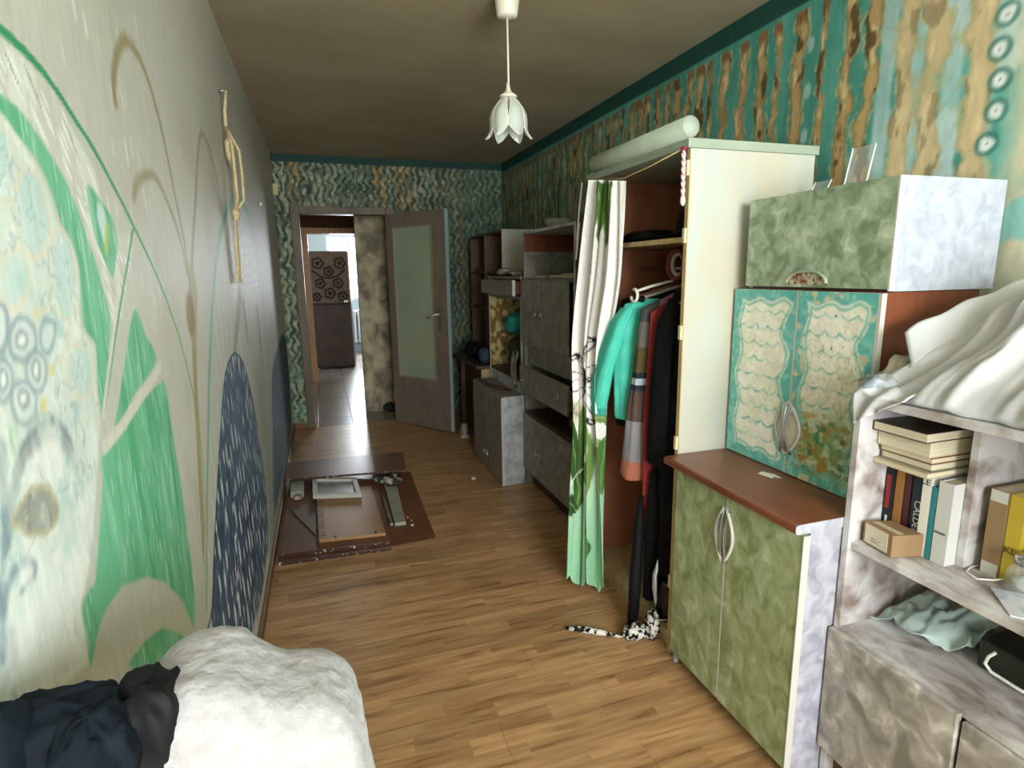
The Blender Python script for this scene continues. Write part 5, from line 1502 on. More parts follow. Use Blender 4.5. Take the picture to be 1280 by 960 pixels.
for k, (y0, y1, x0, h, cc, lab) in enumerate(((2.85, 3.12, 1.66, 0.03, '8a7450', 'flat tan box in the top niche of the wall unit'),
                                              (3.16, 3.36, 1.68, 0.022, '4d4436', 'flat dark book in the top niche of the wall unit'),
                                              (3.40, 3.56, 1.66, 0.018, 'a39a86', 'flat pale notebook in the top niche of the wall unit'))):
    t = thing('flat_book', lab, 'book', ((x0 + 0.1), (y0 + y1) / 2, 1.4085), 0.0)
    box(x0, x0 + 0.20, y0, y1, 1.4085, 1.4085 + h).build('cover', mat('flat_book_%d' % k, cc, 0.6), t, bevel=0.002)
    box(x0 - 0.001, x0 + 0.002, y0 + 0.004, y1 - 0.004, 1.4115, 1.4055 + h).build('pages', mat('book_pages', 'cfc6ab', 0.8), t)
o = MB().lathe([(0.0005, 1.7005), (0.030, 1.7005), (0.034, 1.72), (0.030, 1.76), (0.014, 1.80), (0.012, 1.83), (0.018, 1.84)], (1.78, 3.20, 0), 16).build('vase', mat('dusty_vase', '6b6a58', 0.4))
tag(o, 'small dusty vase on top of the wall unit', 'vase')
bx = thing('glass_bowl', 'dusty glass bowl tipped on top of the wall unit', 'bowl', (1.76, 3.42, 1.7005))
MB().lathe([(0.03, 1.7008), (0.05, 1.708), (0.075, 1.735), (0.085, 1.765), (0.080, 1.765), (0.07, 1.737), (0.045, 1.713), (0.001, 1.71)], (1.76, 3.42, 0), 20).build('shell', glass_mat('dusty_glass', (0.55, 0.56, 0.5), 0.5, 0.2), bx)
ol = MB().box(1.70, 1.90, 2.98, 3.10, 0.5305, 0.60).build('yellow_box', mat('mustard_box', '8a6a24', 0.6), bevel=0.003)
tag(ol, 'mustard yellow box in the open slot of the wall unit', 'box')
o = box(1.75, 1.98, 5.10, 5.35, 1.4585, 1.50).build('paper_pile', mat('paper_pile_brown', '6d5c48', 0.8), bevel=0.003)
tag(o, 'flat paper pile on the upper shelf of the dark bookcase', 'papers')

sh = thing('shoe', 'white trainer on the floor behind the grey floor cabinet', 'shoe', (1.49, 4.98, 0), R(80))
MB().prism([(-0.13, -0.035), (-0.10, -0.045), (0.05, -0.045), (0.12, -0.04), (0.14, 0), (0.12, 0.04), (0.05, 0.045), (-0.10, 0.04), (-0.13, 0.03)], 0.0005, 0.025, 'z').build('sole', mat('shoe_sole', 'a9a496', 0.7), sh, world=False, bevel=0.004)
MB().loft([(0, 0, 0.025, 0.125, 0.042), (-0.01, 0, 0.05, 0.115, 0.040), (-0.04, 0, 0.085, 0.08, 0.034), (-0.065, 0, 0.115, 0.05, 0.030)], 20, 2, 0.02).build('upper', mat('shoe_white', '9c9b92', 0.7), sh, world=False)
MB().tube([(0.03, -0.02, 0.085), (0.01, 0.02, 0.09), (-0.005, -0.02, 0.10), (-0.02, 0.02, 0.105)], 0.003, 6).build('laces', mat('shoe_laces', 'c9c6bc', 0.8), sh, world=False)

# ------------------------------------------------------------------ clothes in the wardrobe
def hanger(name, label, y, m, x0=1.56, x1=1.98, z=1.40):
    h = thing(name, label, 'hanger', (1.77, y, z))
    MB().tube([(1.77, y, z), (1.77, y, z + 0.035), (1.782, y, z + 0.060), (1.77, y, z + 0.072), (1.757, y, z + 0.064)], 0.003, 6).build('hook', m_silver, h)
    MB().tube([(x0, y, z - 0.055), (1.77, y, z), (x1, y, z - 0.055)], 0.007, 8).build('shoulders', m, h)
    return h


m_hang = mat('white_hanger', 'e9e6da', 0.4)
wh = thing('white_hanger', 'white plastic hanger with a curled end poking out above the teal jacket', 'hanger', (1.56, 2.03, 1.36))
MB().tube([(1.74, 1.985, 1.425), (1.56, 2.005, 1.385), (1.505, 2.015, 1.368)], 0.006, 8).build('shoulders', m_hang, wh)
MB().tube([(1.50 + 0.0, 2.02 + 0.024 * math.cos(a), 1.352 + 0.024 * math.sin(a)) for a in [R(70 + 31 * k) for k in range(10)]], 0.006, 8).build('curled_end', m_hang, wh)
for k, (y, c, lab) in enumerate(((2.10, 'c9c0aa', 'pale hanger behind the white one on the wardrobe rail'), (2.16, '9a6a54', 'brown hanger deepest on the visible wardrobe rail'), (1.80, '8d8c88', 'grey hanger of the black coat'))):
    hanger('hanger', lab, y, mat('hanger_%d' % k, c, 0.5), z=1.385)

tj = thing('teal_jacket', 'bright turquoise jacket hanging at the front of the wardrobe', 'jacket', (1.53, 2.10, 0.86))
m_tq = mat('turquoise_knit', '4cc4ae', 0.85, 0.2, col2='5ad0ba', scale=22)
MB().loft([(1.60, 2.075, 1.335, 0.04, 0.012), (1.59, 2.085, 1.315, 0.09, 0.033), (1.575, 2.11, 1.24, 0.095, 0.050), (1.57, 2.115, 1.10, 0.095, 0.052), (1.57, 2.11, 0.95, 0.095, 0.050), (1.57, 2.105, 0.845, 0.092, 0.048), (1.57, 2.105, 0.835, 0.085, 0.043)], 40, 3, 0.05, 6).build('body', m_tq, tj)
MB().loft([(1.510, 2.085, 1.30, 0.022, 0.035), (1.490, 2.12, 1.24, 0.028, 0.055), (1.470, 2.17, 1.10, 0.034, 0.062), (1.458, 2.20, 1.0, 0.034, 0.060), (1.452, 2.215, 0.90, 0.032, 0.052), (1.452, 2.22, 0.862, 0.028, 0.046)], 30, 5, 0.07, 4).build('sleeve', m_tq, tj)
MB().loft([(1.452, 2.22, 0.866, 0.031, 0.049), (1.452, 2.215, 0.835, 0.028, 0.043)], 24, 6, 0.04, 6).build('cuff', mat('turquoise_rib', '35a792', 0.9), tj)
MB().tube([(1.555, 2.11, 1.325), (1.54, 2.08, 1.335), (1.56, 2.05, 1.335)], 0.013, 8).build('collar', m_black, tj, 'black collar')

# striped dress: bands of colour down its length
ms = bpy.data.materials.new('banded_knit')
ms.use_nodes = True
nt = ms.node_tree
g = nt.nodes.new('ShaderNodeNewGeometry')
sx = nt.nodes.new('ShaderNodeSeparateXYZ')
mr = nt.nodes.new('ShaderNodeMapRange')
mr.inputs[1].default_value = 0.55
mr.inputs[2].default_value = 1.30
cr = nt.nodes.new('ShaderNodeValToRGB')
cr.color_ramp.interpolation = 'CONSTANT'
bands = [(0.0, 'b9735a'), (0.175, '8f8d92'), (0.40, '5c4a40'), (0.57, '26303f'), (0.60, 'b8c4cf'), (0.635, '1f2733'), (0.665, '5a4d2c'), (0.80, '6d6a62'), (0.93, '4a4a4a')]
el = cr.color_ramp.elements
el[0].position, el[0].color = bands[0][0], rgba(bands[0][1])
el[1].position, el[1].color = bands[1][0], rgba(bands[1][1])
for p_, c_ in bands[2:]:
    el.new(p_).color = rgba(c_)
nt.links.new(g.outputs['Position'], sx.inputs[0])
nt.links.new(sx.outputs['Z'], mr.inputs[0])
nt.links.new(mr.outputs[0], cr.inputs[0])
nt.links.new(cr.outputs[0], nt.nodes['Principled BSDF'].inputs['Base Color'])
nt.nodes['Principled BSDF'].inputs['Roughness'].default_value = 0.9
o = MB().loft([(1.66, 1.985, 1.34, 0.05, 0.012), (1.63, 1.99, 1.30, 0.12, 0.024), (1.62, 1.995, 1.12, 0.125, 0.036), (1.605, 2.005, 0.90, 0.125, 0.046), (1.59, 2.02, 0.62, 0.13, 0.058), (1.59, 2.02, 0.60, 0.12, 0.052)], 36, 8, 0.05, 5).build('striped_dress', ms)
tag(o, 'banded knit dress in olive, blue, grey and salmon beside the jacket', 'dress')
ct = thing('black_coat', 'long black coat filling the near side of the wardrobe', 'coat', (1.72, 1.80, 0.30))
m_coat = mat('black_wool', '0c0c0e', 0.9, 0.15, col2='141517', scale=30)
MB().loft([(1.72, 1.82, 1.40, 0.05, 0.015), (1.73, 1.82, 1.37, 0.17, 0.06), (1.73, 1.82, 1.25, 0.195, 0.078), (1.72, 1.82, 0.90, 0.195, 0.082), (1.71, 1.805, 0.66, 0.195, 0.066), (1.71, 1.80, 0.27, 0.19, 0.062), (1.71, 1.80, 0.26, 0.17, 0.050)], 40, 4, 0.045, 6).build('body', m_coat, ct)
MB().loft([(1.575, 1.84, 1.345, 0.03, 0.03), (1.545, 1.85, 1.25, 0.035, 0.05), (1.530, 1.855, 1.0, 0.035, 0.056), (1.525, 1.86, 0.72, 0.032, 0.054), (1.525, 1.86, 0.71, 0.026, 0.045)], 24, 9, 0.06, 4).build('sleeve', m_coat, ct)
for nm, y, x, ax, ay, z0, z1, m, lab, cat in (
        ('red_garment', 1.936, 1.64, 0.125, 0.010, 1.33, 0.50, mat('red_cloth', '8d2e2a', 0.9), 'dull red garment squeezed beside the black coat', 'garment'),
        ('mauve_blouse', 1.948, 1.70, 0.14, 0.010, 1.375, 0.95, mat('mauve_cloth', '8f6478', 0.9), 'mauve blouse between the dress and the black coat', 'blouse'),
        ('dark_suit', 2.20, 1.79, 0.20, 0.05, 1.36, 0.70, mat('charcoal_cloth', '1c1c20', 0.9), 'charcoal suit hanging behind the turquoise jacket', 'suit'),
        ('black_shirt', 2.32, 1.79, 0.20, 0.05, 1.36, 0.75, mat('black_cloth', '131316', 0.9), 'black shirt hanging deepest in the wardrobe', 'shirt')):
    o = MB().loft([(x, y, z0, 0.04, ay * 0.3), (x, y, z0 - 0.04, ax * 0.9, ay * 0.8), (x, y, (z0 + z1) / 2, ax, ay), (x, y, z1, ax, ay), (x, y, z1 - 0.01, ax * 0.9, ay * 0.8)], 30, y * 9, 0.05, 5).build(nm, m)
    tag(o, lab, cat)
o = MB().loft([(1.575, 1.895, 0.69, 0.03, 0.008), (1.57, 1.894, 0.66, 0.05, 0.018), (1.565, 1.896, 0.40, 0.055, 0.026), (1.56, 1.898, 0.12, 0.05, 0.026), (1.56, 1.898, 0.11, 0.04, 0.018)], 26, 6, 0.06, 5).build('black_trousers', m_coat)
tag(o, 'black trousers hanging low between the red garment and the handbag', 'trousers')
ht = thing('black_hat', 'black brimmed hat on the wardrobe shelf', 'hat', (1.66, 1.90, 1.5585))
MB().lathe([(0.0005, 1.5595), (0.085, 1.5595), (0.15, 1.570), (0.155, 1.575), (0.088, 1.572), (0.085, 1.60), (0.075, 1.66), (0.05, 1.672), (0.0005, 1.668)], (1.69, 1.89, 0), 28).build('crown', m_black, ht)
MB().tube([(1.69 + 0.087 * math.cos(a), 1.89 + 0.087 * math.sin(a), 1.585) for a in [2 * math.pi * k / 24 for k in range(24)]], 0.006, 6, closed=True).build('hat_band', mat('studded_band', '101010', 0.5, col2='b9b5a4', scale=60, lo=0.62, hi=0.66), ht)
o = MB().lump((1.68, 2.19, 1.585), (0.13, 0.13, 0.027), 3, 0.3, n=24, zmin=1.5585).build('flat_hat', m_black)
tag(o, 'flat black beret lying on the wardrobe shelf behind the brimmed hat', 'hat')
hb = thing('belt_roll', 'rolled red brown and cream belts hung under the wardrobe shelf', 'belt', (1.62, 1.95, 1.44))
for k, (r_, c) in enumerate(((0.055, '6b2a22'), (0.042, 'cfc6ae'), (0.062, '4a2218'))):
    MB().tube([(1.64 + 0.03 * k, 1.955 + 0.03 * k + r_ * math.cos(a), 1.468 + r_ * math.sin(a)) for a in [2 * math.pi * j / 20 for j in range(20)]], 0.009, 6, closed=True).build('coil', mat('belt_%d' % k, c, 0.6), hb)

# ------------------------------------------------------------------ wardrobe floor: bag, umbrella, scarf
o = MB().tube([(1.500, 1.925, 0.56), (1.488, 1.915, 0.42), (1.466, 1.895, 0.22), (1.448, 1.878, 0.020)], [0.010, 0.020, 0.026, 0.022], 12).build('black_umbrella', m_black)
tag(o, 'slim black folded umbrella leaning at the wardrobe floor', 'umbrella')
bg = thing('black_bag', 'glossy black and silver handbag on the wardrobe floor', 'bag', (1.62, 1.79, 0.0725))
MB().loft([(1.63, 1.80, 0.0735, 0.10, 0.060), (1.63, 1.80, 0.11, 0.112, 0.072), (1.63, 1.80, 0.20, 0.10, 0.066), (1.62, 1.80, 0.24, 0.09, 0.03)], 28, 3, 0.05, 4).build('body', mat('glossy_black', '0e0e10', 0.2, 0.6), bg)
MB().tube([(1.525, 1.825, 0.12), (1.512, 1.828, 0.20), (1.515, 1.835, 0.26), (1.53, 1.835, 0.30)], 0.007, 6).tube([(1.512, 1.815, 0.17), (1.508, 1.815, 0.26), (1.52, 1.815, 0.33)], 0.006, 6).build('silver_trim', mat('silver_trim', 'd5d5d8', 0.25, 0.6), bg, 'silver piping')
MB().tube([(1.52, 1.80, 0.10), (1.48, 1.775, 0.115), (1.485, 1.745, 0.12), (1.53, 1.735, 0.115)], 0.003, 6).build('strap', mat('grey_strap', '8a8a8a', 0.4), bg)
m_scarf = mat('black_white_scarf', '1c1a18', 0.9, 0.1, col2='d4d0c6', scale=55, detail=2, lo=0.47, hi=0.53)
sc = thing('patterned_scarf', 'black and white patterned scarf trailing across the laminate floor', 'scarf', (1.36, 1.86, 0))
MB().tube([(1.192, 1.965, 0.010), (1.25, 1.935, 0.012), (1.30, 1.90, 0.012), (1.345, 1.868, 0.010)], [0.007, 0.013, 0.014, 0.007], 10).build('tail', m_scarf, sc)
MB().tube([(1.345, 1.868, 0.010), (1.37, 1.852, 0.006), (1.40, 1.845, 0.010)], 0.006, 6).build('twist', m_scarf, sc)
MB().lump((1.435, 1.825, 0.030), (0.055, 0.035, 0.030), 4, 0.45, 2.5, 24, 0.001).build('bundle', m_scarf, sc)
MB().lump((1.492, 1.800, 0.065), (0.026, 0.035, 0.062), 7, 0.45, 2.5, 24, 0.001).build('heap', m_scarf, sc)

# ------------------------------------------------------------------ bookcase contents
m_pages = mat('cream_pages', 'd8d0b8', 0.85, 0.15, col2='c6bca0', scale=4, stretch=(0.5, 0.5, 120))


def book(label, x0, x1, y0, y1, z0, z1, cover, lie=False, group=None, text=None):
    t = thing('book', label, 'book', ((x0 + x1) / 2, (y0 + y1) / 2, z0), 0, group)
    mc = mat('cover_' + cover, cover, 0.45, 0.4)
    if lie:
        MB().box(x0, x1, y0, y1, z0, z0 + 0.002).box(x0, x1, y0, y1, z1 - 0.002, z1).box(x0, x1, y1 - 0.002, y1, z0 + 0.002, z1 - 0.002).build('cover', mc, t)
        box(x0 + 0.002, x1 - 0.002, y0 + 0.002, y1 - 0.002, z0 + 0.002, z1 - 0.002).build('pages', m_pages, t)
    else:                                                    # spine to the room
        MB().box(x0, x1, y0, y0 + 0.002, z0, z1).box(x0, x1, y1 - 0.002, y1, z0, z1).box(x0, x0 + 0.003, y0 + 0.002, y1 - 0.002, z0, z1).build('cover', mc, t)
        box(x0 + 0.003, x1 - 0.003, y0 + 0.002, y1 - 0.002, z0 + 0.002, z1 - 0.003).build('pages', m_pages, t)
    return t


SZ = 0.7425
ROT = Matrix(((0, 0, -1), (0, -1, 0), (-1, 0, 0))).transposed()      # text reading downwards on a face looking to -x
m_ink = mat('white_ink', 'e4e2d8', 0.6)
m_inkd = mat('dark_ink', '2a2420', 0.6)
stand = ((1.042, 1.066, 0.208, '1a1a1e', 'black paperback with red lettering at the left end of the standing books'),
         (1.021, 1.040, 0.212, '9a6a34', 'orange brown hardback standing second from the left'),
         (1.003, 1.019, 0.208, '4a2428', 'dark maroon book standing third from the left'),
         (0.967, 1.001, 0.205, '22343a', 'dark slate book reading CALDER on its spine'),
         (0.943, 0.965, 0.212, 'e0ddd2', 'white book marked LE standing right of the slate one'),
         (0.929, 0.941, 0.185, '2f7f86', 'slim teal book standing near the divider'),
         (0.892, 0.926, 0.205, 'c9c9c4', 'thick pale grey book standing against the divider'))
for k, (y0, y1, h, c, lab) in enumerate(stand):
    y0, y1 = y0 - 0.004, y1 - 0.004
    bx = 1.705 + (0.004 * k if k < 4 else -0.005)
    t = book(lab, bx, bx + 0.15, y0, y1, SZ, SZ + h, c, group='books standing in the bookcase')
    if k == 3:
        text_part('title', 'CALDER', m_ink, t, (bx - 0.0006, 0.980, SZ + 0.085), ROT, 0.024)
        box(bx - 0.0008, bx, 0.968, 1.0, SZ + 0.012, SZ + 0.03).build('spine_band', mat('pale_teal_band', '8fb3b6', 0.5), t)
    if k == 0:
        box(bx - 0.0008, bx, 1.046, 1.058, SZ + 0.085, SZ + 0.175).build('spine_panel', mat('red_panel', '8c2a2e', 0.5), t)
        box(bx - 0.0008, bx, 1.047, 1.053, SZ + 0.030, SZ + 0.065).build('publisher_mark', m_ink, t)
    if k == 4:
        text_part('title', 'LE', m_inkd, t, (bx - 0.0006, 0.954, SZ + 0.19), Matrix(((0, 0, -1), (-1, 0, 0), (0, 1, 0))), 0.022)
    if k == 6:
        box(bx - 0.0008, bx, 0.894, 0.924, SZ + 0.075, SZ + 0.081).build('spine_band', mat('grey_band', '6d6d6a', 0.6), t)
zt = SZ + 0.2135
lie = ((1.655, 1.86, 0.925, 1.066, 0.014, 'b9a98c', 'thin cream softback at the bottom of the lying stack'),
       (1.672, 1.85, 0.930, 1.060, 0.018, '7d7a70', 'grey magazine lying second from the bottom of the stack'),
       (1.668, 1.85, 0.928, 1.062, 0.015, '8a4a34', 'thin rust red book lying in the middle of the stack'),
       (1.660, 1.86, 0.930, 1.064, 0.038, 'd0c39c', 'thick cream paperback lying second from the top'),
       (1.640, 1.86, 0.926, 1.066, 0.024, '3c3228', 'dark covered book lying on top of the stack'))
for k, (x0, x1, y0, y1, h, c, lab) in enumerate(lie):
    y0, y1 = y0 - 0.004, y1 - 0.004
    book(lab, x0, x1, y0, y1, zt, zt + h, c, True, 'books lying in the bookcase')
    zt += h + 0.0008
yb = book('tall tan and yellow book box standing right of the divider', 1.76, 1.93, 0.810, 0.848, SZ, SZ + 0.205, '8f7552')
box(1.7585, 1.7598, 0.812, 0.846, SZ, SZ + 0.03).build('spine_label', m_whedge, yb)
box(1.7585, 1.7598, 0.812, 0.846, SZ + 0.178, SZ + 0.205).build('spine_label', m_whedge, yb)
yb2 = book('bright yellow book leaning right of the divider', 1.762, 1.93, 0.778, 0.808, SZ, SZ + 0.205, 'b8a034')
text_part('title', 'KL', mat('brown_ink', '6d3a1c', 0.6), yb2, (1.7612, 0.795, SZ + 0.075), Matrix(((0, 0, -1), (-1, 0, 0), (0, 1, 0))), 0.022)
book('brown hardback standing behind the glass jar', 1.775, 1.93, 0.742, 0.775, SZ, SZ + 0.19, '7d5230')
bb = thing('cardboard_box', 'small brown cardboard box with white label in front of the books', 'box', (1.67, 1.0, SZ), R(0))
q = [(1.653, 0.950), (1.690, 0.962), (1.690, 1.040), (1.650, 1.040)]
q = [(1.622, 0.962), (1.700, 0.942), (1.702, 1.030), (1.634, 1.052)]
MB().prism(q, SZ + 0.0005, SZ + 0.058, 'z').build('carton', mat('brown_card', '8d7152', 0.8, 0.2, col2='9a7e5e', scale=9), bb, bevel=0.0015)
dx, dy = q[3][0] - q[0][0], q[3][1] - q[0][1]
L0 = (q[0][0] + dx * 0.15 - 0.001, q[0][1] + dy * 0.15)
L1 = (q[0][0] + dx * 0.92 - 0.001, q[0][1] + dy * 0.92)
MB().hexa([(L0[0], L0[1], SZ + 0.006), (L0[0] + 0.001, L0[1], SZ + 0.006), (L1[0] + 0.001, L1[1], SZ + 0.006), (L1[0], L1[1], SZ + 0.006),
           (L0[0], L0[1], SZ + 0.056), (L0[0] + 0.001, L0[1], SZ + 0.056), (L1[0] + 0.001, L1[1], SZ + 0.056), (L1[0], L1[1], SZ + 0.056)]).build('label_sticker', mat('cream_sticker', 'd6cfb8', 0.7), bb)
MB().prism([(1.640, 0.965), (1.656, 0.960), (1.662, 1.035), (1.648, 1.040)], SZ + 0.0582, SZ + 0.0588, 'z').build('tape', mat('cream_tape', 'cdc1a0', 0.5), bb)
for k in range(2):
    a_, z_ = 0.35 + 0.0 * k, SZ + 0.024 - 0.007 * k
    P0 = (q[0][0] + dx * 0.35 - 0.0014, q[0][1] + dy * 0.35)
    P1 = (q[0][0] + dx * 0.70 - 0.0014, q[0][1] + dy * 0.70)
    MB().tube([(P0[0], P0[1], z_), (P1[0], P1[1], z_)], 0.0009, 4).build('printed_line', mat('grey_print_line', '8d8778', 0.7), bb)
jr = thing('glass_jar', 'small clear glass jar with metal lid on the bookcase shelf', 'jar', (1.745, 0.745, SZ))
MB().lathe([(0.0005, SZ + 0.0005), (0.030, SZ + 0.0005), (0.036, SZ + 0.008), (0.037, SZ + 0.045), (0.030, SZ + 0.060), (0.024, SZ + 0.066), (0.024, SZ + 0.078)], (1.745, 0.745, 0), 24).build('glass', glass_mat('jar_glass', (0.7, 0.73, 0.71), 0.22, 0.03), jr)
MB().lathe([(0.026, SZ + 0.070), (0.027, SZ + 0.088), (0.0005, SZ + 0.089)], (1.745, 0.745, 0), 24).build('lid', m_silver, jr)
MB().lump((1.745, 0.745, SZ + 0.024), (0.024, 0.024, 0.014), 2, 0.3).build('contents', mat('grey_cotton', 'b9b8b0', 0.9), jr)
o = MB().tube([(1.86, 0.86, SZ + 0.003), (1.75, 0.862, SZ + 0.003), (1.72, 0.85, SZ + 0.003), (1.71, 0.82, SZ + 0.003), (1.735, 0.80, SZ + 0.006), (1.752, 0.79, SZ + 0.012)], 0.0022, 6).build('white_cable', m_hang)
tag(o, 'thin white cable curling across the bookcase shelf', 'cable')
o = MB().prism([(1.625, 0.70), (1.70, 0.785), (1.78, 0.70), (1.70, 0.60)], SZ + 0.0004, SZ + 0.003, 'z').build('leaflet', mat('pale_leaflet', 'd5dadc', 0.4, col2='aebccb', scale=25, lo=0.55, hi=0.62))
tag(o, 'white and blue leaflet on the bookcase shelf by the jar', 'leaflet')

# plastic bags and black pouch on the lower shelf
m_poly = mat('pale_grey_green_plastic', 'bccac5', 0.3, 0.5, col2='a5b8b2', scale=9)
LZ = 0.4975


def bagf(s, t):
    y_ = 1.05 - 0.195 * s
    x_ = 1.685 + 0.06 * s + 0.30 * t + 0.02 * math.sin(s * 9)
    z_ = LZ + 0.002 + (0.050 * math.sin(min(t * 1.6, 1) * math.pi / 2) + 0.030 * (1 - abs(mnoise.noise((s * 4 + t * 3, t * 4 - s * 2, 3)) * 2.0)) + 0.008 * (1 - abs(mnoise.noise((s * 9 + t * 4, t * 8, 7)) * 2.0))) * (0.5 + 0.5 * min(1, s * 6))
    return (x_, y_, max(z_, LZ + 0.0015))


o = MB().grid(50, 30, bagf).build('plastic_bag', m_poly, solid=0.002)
tag(o, 'crumpled pale plastic carrier bag on the lower bookcase shelf', 'bag')
o = MB().grid(30, 14, lambda s, t: (1.86 + 0.1 * t + 0.02 * math.sin(s * 8), 1.02 - 0.16 * s, LZ + 0.135 + 0.03 * math.sin(t * 3) + 0.012 * math.sin(s * 21 + t * 5))).build(
    'printed_bag', mat('red_white_print_plastic', '8f4a3c', 0.4, col2='d4cec4', scale=36, lo=0.5, hi=0.56), solid=0.002)
tag(o, 'red printed plastic bag crumpled behind the pale one', 'bag')
po = thing('black_pouch', 'dark green black pouch with a white cord handle on the lower shelf', 'bag', (1.80, 0.72, LZ))
MB().prism([(1.775, 0.835), (1.93, 0.845), (1.94, 0.60), (1.765, 0.60)], LZ + 0.0005, LZ + 0.075, 'z').build('body', mat('dark_green_satin', '20231a', 0.35, 0.5), po, bevel=0.008)
MB().tube([(1.772, 0.795, LZ + 0.062), (1.762, 0.803, LZ + 0.048), (1.757, 0.805, LZ + 0.030), (1.757, 0.79, LZ + 0.018), (1.757, 0.74, LZ + 0.016), (1.757, 0.68, LZ + 0.016)], 0.004, 8).build('cord_handle', m_hang, po, 'white cord handle')

# ------------------------------------------------------------------ linen on top of the bookcase
m_linen = mat('white_linen', 'c3c4c6', 0.9, 0.15, col2='cdcecf', scale=5)
TZ = 1.1325
prof = [(0.0, 1.606, 0.002), (0.25, 1.635, 0.07), (0.5, 1.70, 0.17), (0.75, 1.80, 0.26), (1.0, 1.90, 0.31), (1.2, 1.99, 0.29), (1.4, 2.08, 0.20)]


def sheetf(s, t):
    k = t * (len(prof) - 1)
    i = min(int(k), len(prof) - 2)
    f_ = k - i
    x_ = prof[i][1] + (prof[i + 1][1] - prof[i][1]) * f_
    h = prof[i][2] + (prof[i + 1][2] - prof[i][2]) * f_
    y_ = 1.045 - 1.0 * s - 0.085 * t * (1 - s) + 0.02 * math.sin(t * 14) * (1 - s) ** 6
    env = min(1.0, 0.55 + s * 2.2) * (1.0 if s < 0.7 else 1 - (s - 0.7) * 0.6)
    u_ = s * 17 + 1.5 * mnoise.noise((s * 5, t * 2, 1)) - 1.6 * t
    fold = (0.026 * (0.5 - abs(mnoise.noise((u_, t * 1.4, 1.7))) * 1.6) + 0.010 * (0.5 - abs(mnoise.noise((u_ * 2.3, t * 3, 4.2))) * 1.6) + 0.020 * mnoise.noise((s * 6, t * 4, 2))) * min(t * 4 + 0.2, 1)
    drape = 0.02 * math.sin(s * 30) * (1 - t)
    return (max(x_ - fold + drape * 0.3, 1.59) if t > 0.02 else x_ + abs(drape) * 0.4, y_, TZ + max(h * env + fold * 0.8 + 0.015 * mnoise.noise((s * 7, t * 5, 9)) * min(t * 4, 1), 0.0015))


lm = MB().grid(110, 46, sheetf)
o = lm.build('linen_sheet', m_linen, solid=0.003)
tag(o, 'big heap of white linen sheets on top of the bookcase', 'linen')
MB().grid(40, 12, lambda s, t: (1.69 + 0.36 * s - 0.03 * t, 1.045 - 0.10 * s - 0.05 * t, TZ + 0.155 + 0.155 * s ** 0.8 + 0.004 * math.sin(s * 20) - 0.075 * t)).build('folded_hem', m_linen, o, 'folded over hem', solid=0.004)
pt = thing('patterned_cloth', 'crumpled beige cloth with a grey blue printed corner at the bookcase corner', 'cloth', (1.68, 1.05, TZ))
m_pat = mat('beige_printed_cotton', 'bdb8a4', 0.9, 0.15, col2='8f9182', scale=14, lo=0.5, hi=0.62)
MB().lump((1.76, 1.05, TZ + 0.045), (0.10, 0.045, 0.055), 4, 0.4, 2.0, 28, TZ + 0.001).build('crumple', m_pat, pt)
MB().lump((1.66, 1.052, TZ + 0.026), (0.062, 0.050, 0.032), 7, 0.35, 2.0, 28, TZ + 0.001).build('corner', mat('grey_blue_print', 'b9bcc0', 0.9, 0.15, col2='8d97a3', scale=26, lo=0.5, hi=0.6), pt, 'grey blue printed corner')
wc = MB().grid(26, 26, lambda s, t: ((1.66 - 0.075 * min(t / 0.4, 1) - 0.004 * math.sin(s * 9)) if t < 0.4 else 1.584 - 0.006 * math.sin(s * 12 + t * 4),
                                     1.075 - 0.135 * s * (1 if t < 0.4 else 1 - 0.55 * (t - 0.4)) + 0.0 * t,
                                     (TZ + 0.010 + 0.020 * math.sin(math.pi * min(t / 0.4, 1)) * (1 - 0.4 * s) + 0.006 * math.sin(s * 14)) if t < 0.4 else TZ + 0.010 - (t - 0.4) / 0.6 * 0.082 * (1.0 - 0.75 * s) + 0.006 * math.sin(s * 14) * (1 - t))).build(
    'white_cloth', mat('bright_white_cloth', 'c9cacb', 0.9), solid=0.003)
tag(wc, 'white cloth hanging over the left front corner of the bookcase', 'cloth')

o = MB().prism([(1.625, 1.432), (1.65, 1.442), (1.668, 1.405), (1.662, 1.372), (1.648, 1.392), (1.636, 1.378), (1.630, 1.405)], 0.8025, 0.8035, 'z').build('paper_scrap', mat('white_paper', 'e6e4da', 0.8))
tag(o, 'torn scrap of white paper on the red brown worktop', 'paper')

# ------------------------------------------------------------------ chair in the foreground under clothes
chb = thing('chair', 'tall backed wooden chair hidden under the white fleece blanket', 'chair', (0.20, 0.45, 0))
m_chw = mat('chair_wood', '6a4a30', 0.5, 0.4, col2='5a3e28', scale=7, stretch=(3, 3, 0.5))
for (x, y_) in ((0.045, 0.60), (0.315, 0.60)):
    box(x - 0.018 + (0.06 if x < 0.1 else -0.03), x + 0.018 + (0.06 if x < 0.1 else -0.03), y_ + 0.03, y_ + 0.065, 0, 0.86).build('leg', m_chw, chb, bevel=0.004)
for (x, y_) in ((0.045, 0.20), (0.315, 0.20)):
    box(x - 0.018, x + 0.018, y_, y_ + 0.035, 0, 0.43).build('leg', m_chw, chb, bevel=0.004)
box(0.025, 0.335, 0.19, 0.665, 0.43, 0.46).build('seat', m_chw, chb, bevel=0.008)
for z in (0.55, 0.66, 0.78):
    box(0.123, 0.267, 0.638, 0.656, z, z + 0.06).build('back_slat', m_chw, chb, bevel=0.004)

m_fleece = mat('white_fleece', '9c9796', 0.95, 0.1, col2='a8a3a2', scale=60, bump=0.5, sheen=0.2)
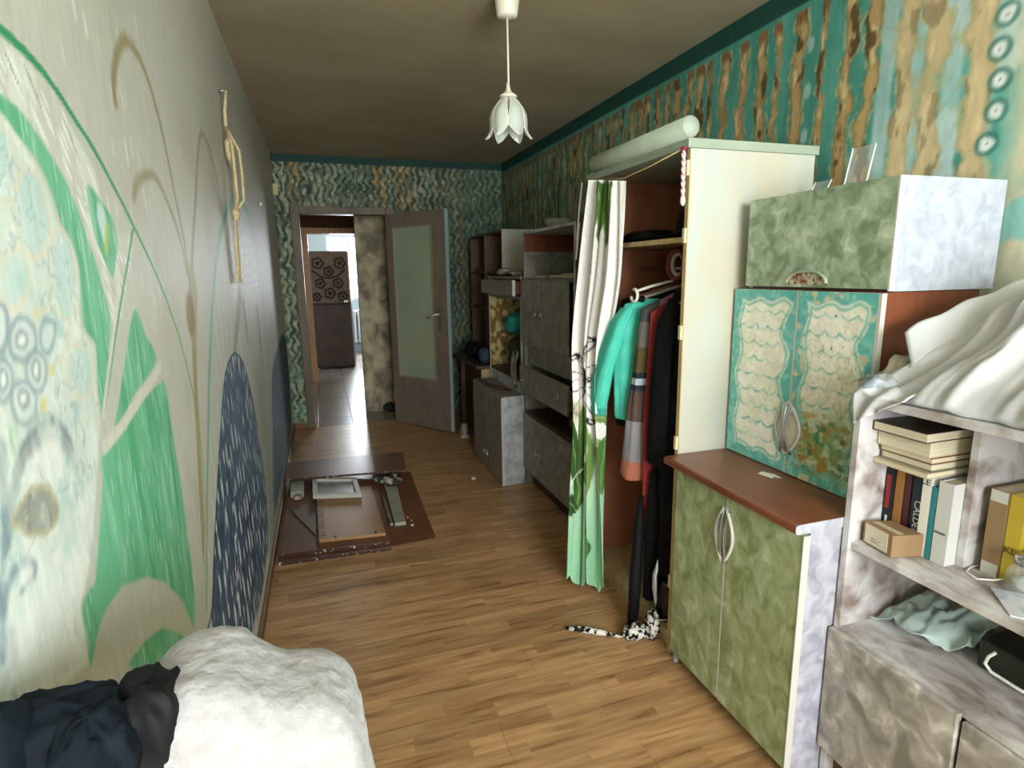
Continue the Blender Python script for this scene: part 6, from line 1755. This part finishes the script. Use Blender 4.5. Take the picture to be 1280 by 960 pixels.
# outline of the blanket bundle over the chair back, seen along the room
top = [(0.10, 0.55), (0.085, 0.75), (0.088, 0.88), (0.102, 0.965), (0.128, 1.012), (0.165, 1.032), (0.205, 1.030), (0.234, 1.008), (0.262, 0.992), (0.300, 0.980), (0.325, 0.955), (0.338, 0.915), (0.346, 0.85), (0.356, 0.77), (0.366, 0.66), (0.372, 0.54)]
tops = smooth_pts(top, False, 5)


def fleece(s, t):
    k = s * (len(tops) - 1)
    i = min(int(k), len(tops) - 2)
    p = tops[i] + (tops[i + 1] - tops[i]) * (k - i)
    e = 2 * t - 1
    kk = max(1 - abs(e) ** 5, 0.0) ** 0.30                   # rounded shoulders towards camera and room
    yy = 0.655 + 0.10 * e
    w = 0.005 * mnoise.noise((p[0] * 14, p[1] * 9, yy * 12)) + 0.002 * mnoise.noise((p[0] * 60, p[1] * 40, yy * 50))
    c = (0.22, 0.56)
    sag = 0.002 * math.exp(-((p[0] - 0.25) / 0.03) ** 2) * (p[1] > 0.9)
    return (c[0] + (p[0] - c[0]) * kk + w, yy + w, c[1] + (p[1] - c[1]) * kk + w - sag)


o = MB().grid(90, 60, fleece).build('fleece_blanket', m_fleece, solid=0.006)
tag(o, 'fluffy white fleece blanket draped over the chair in the foreground', 'blanket')
nv = thing('navy_jacket', 'dark navy jacket heaped beside the white blanket at the wall', 'jacket', (0.08, 0.56, 0.97))
m_navy = mat('navy_cloth', '0e141b', 0.85, 0.15, col2='141d26', scale=40, bump=0.1)
MB().lump((0.066, 0.588, 1.003), (0.058, 0.044, 0.056), 2, 0.14, 3.0, 48, None, 0.66).build('body', m_navy, nv)
MB().lump((0.104, 0.556, 0.998), (0.034, 0.046, 0.060), 5, 0.22, 2.6, 40, None, 0.8).build('sleeve', m_navy, nv)
MB().lump((0.134, 0.608, 0.992), (0.034, 0.042, 0.058), 9, 0.22, 2.4, 40, None, 0.72).build('lining', m_black, nv)
MB().lump((0.034, 0.566, 1.020), (0.026, 0.042, 0.052), 11, 0.12, 1.4, 30, None, 0.8).build('collar', m_navy, nv)
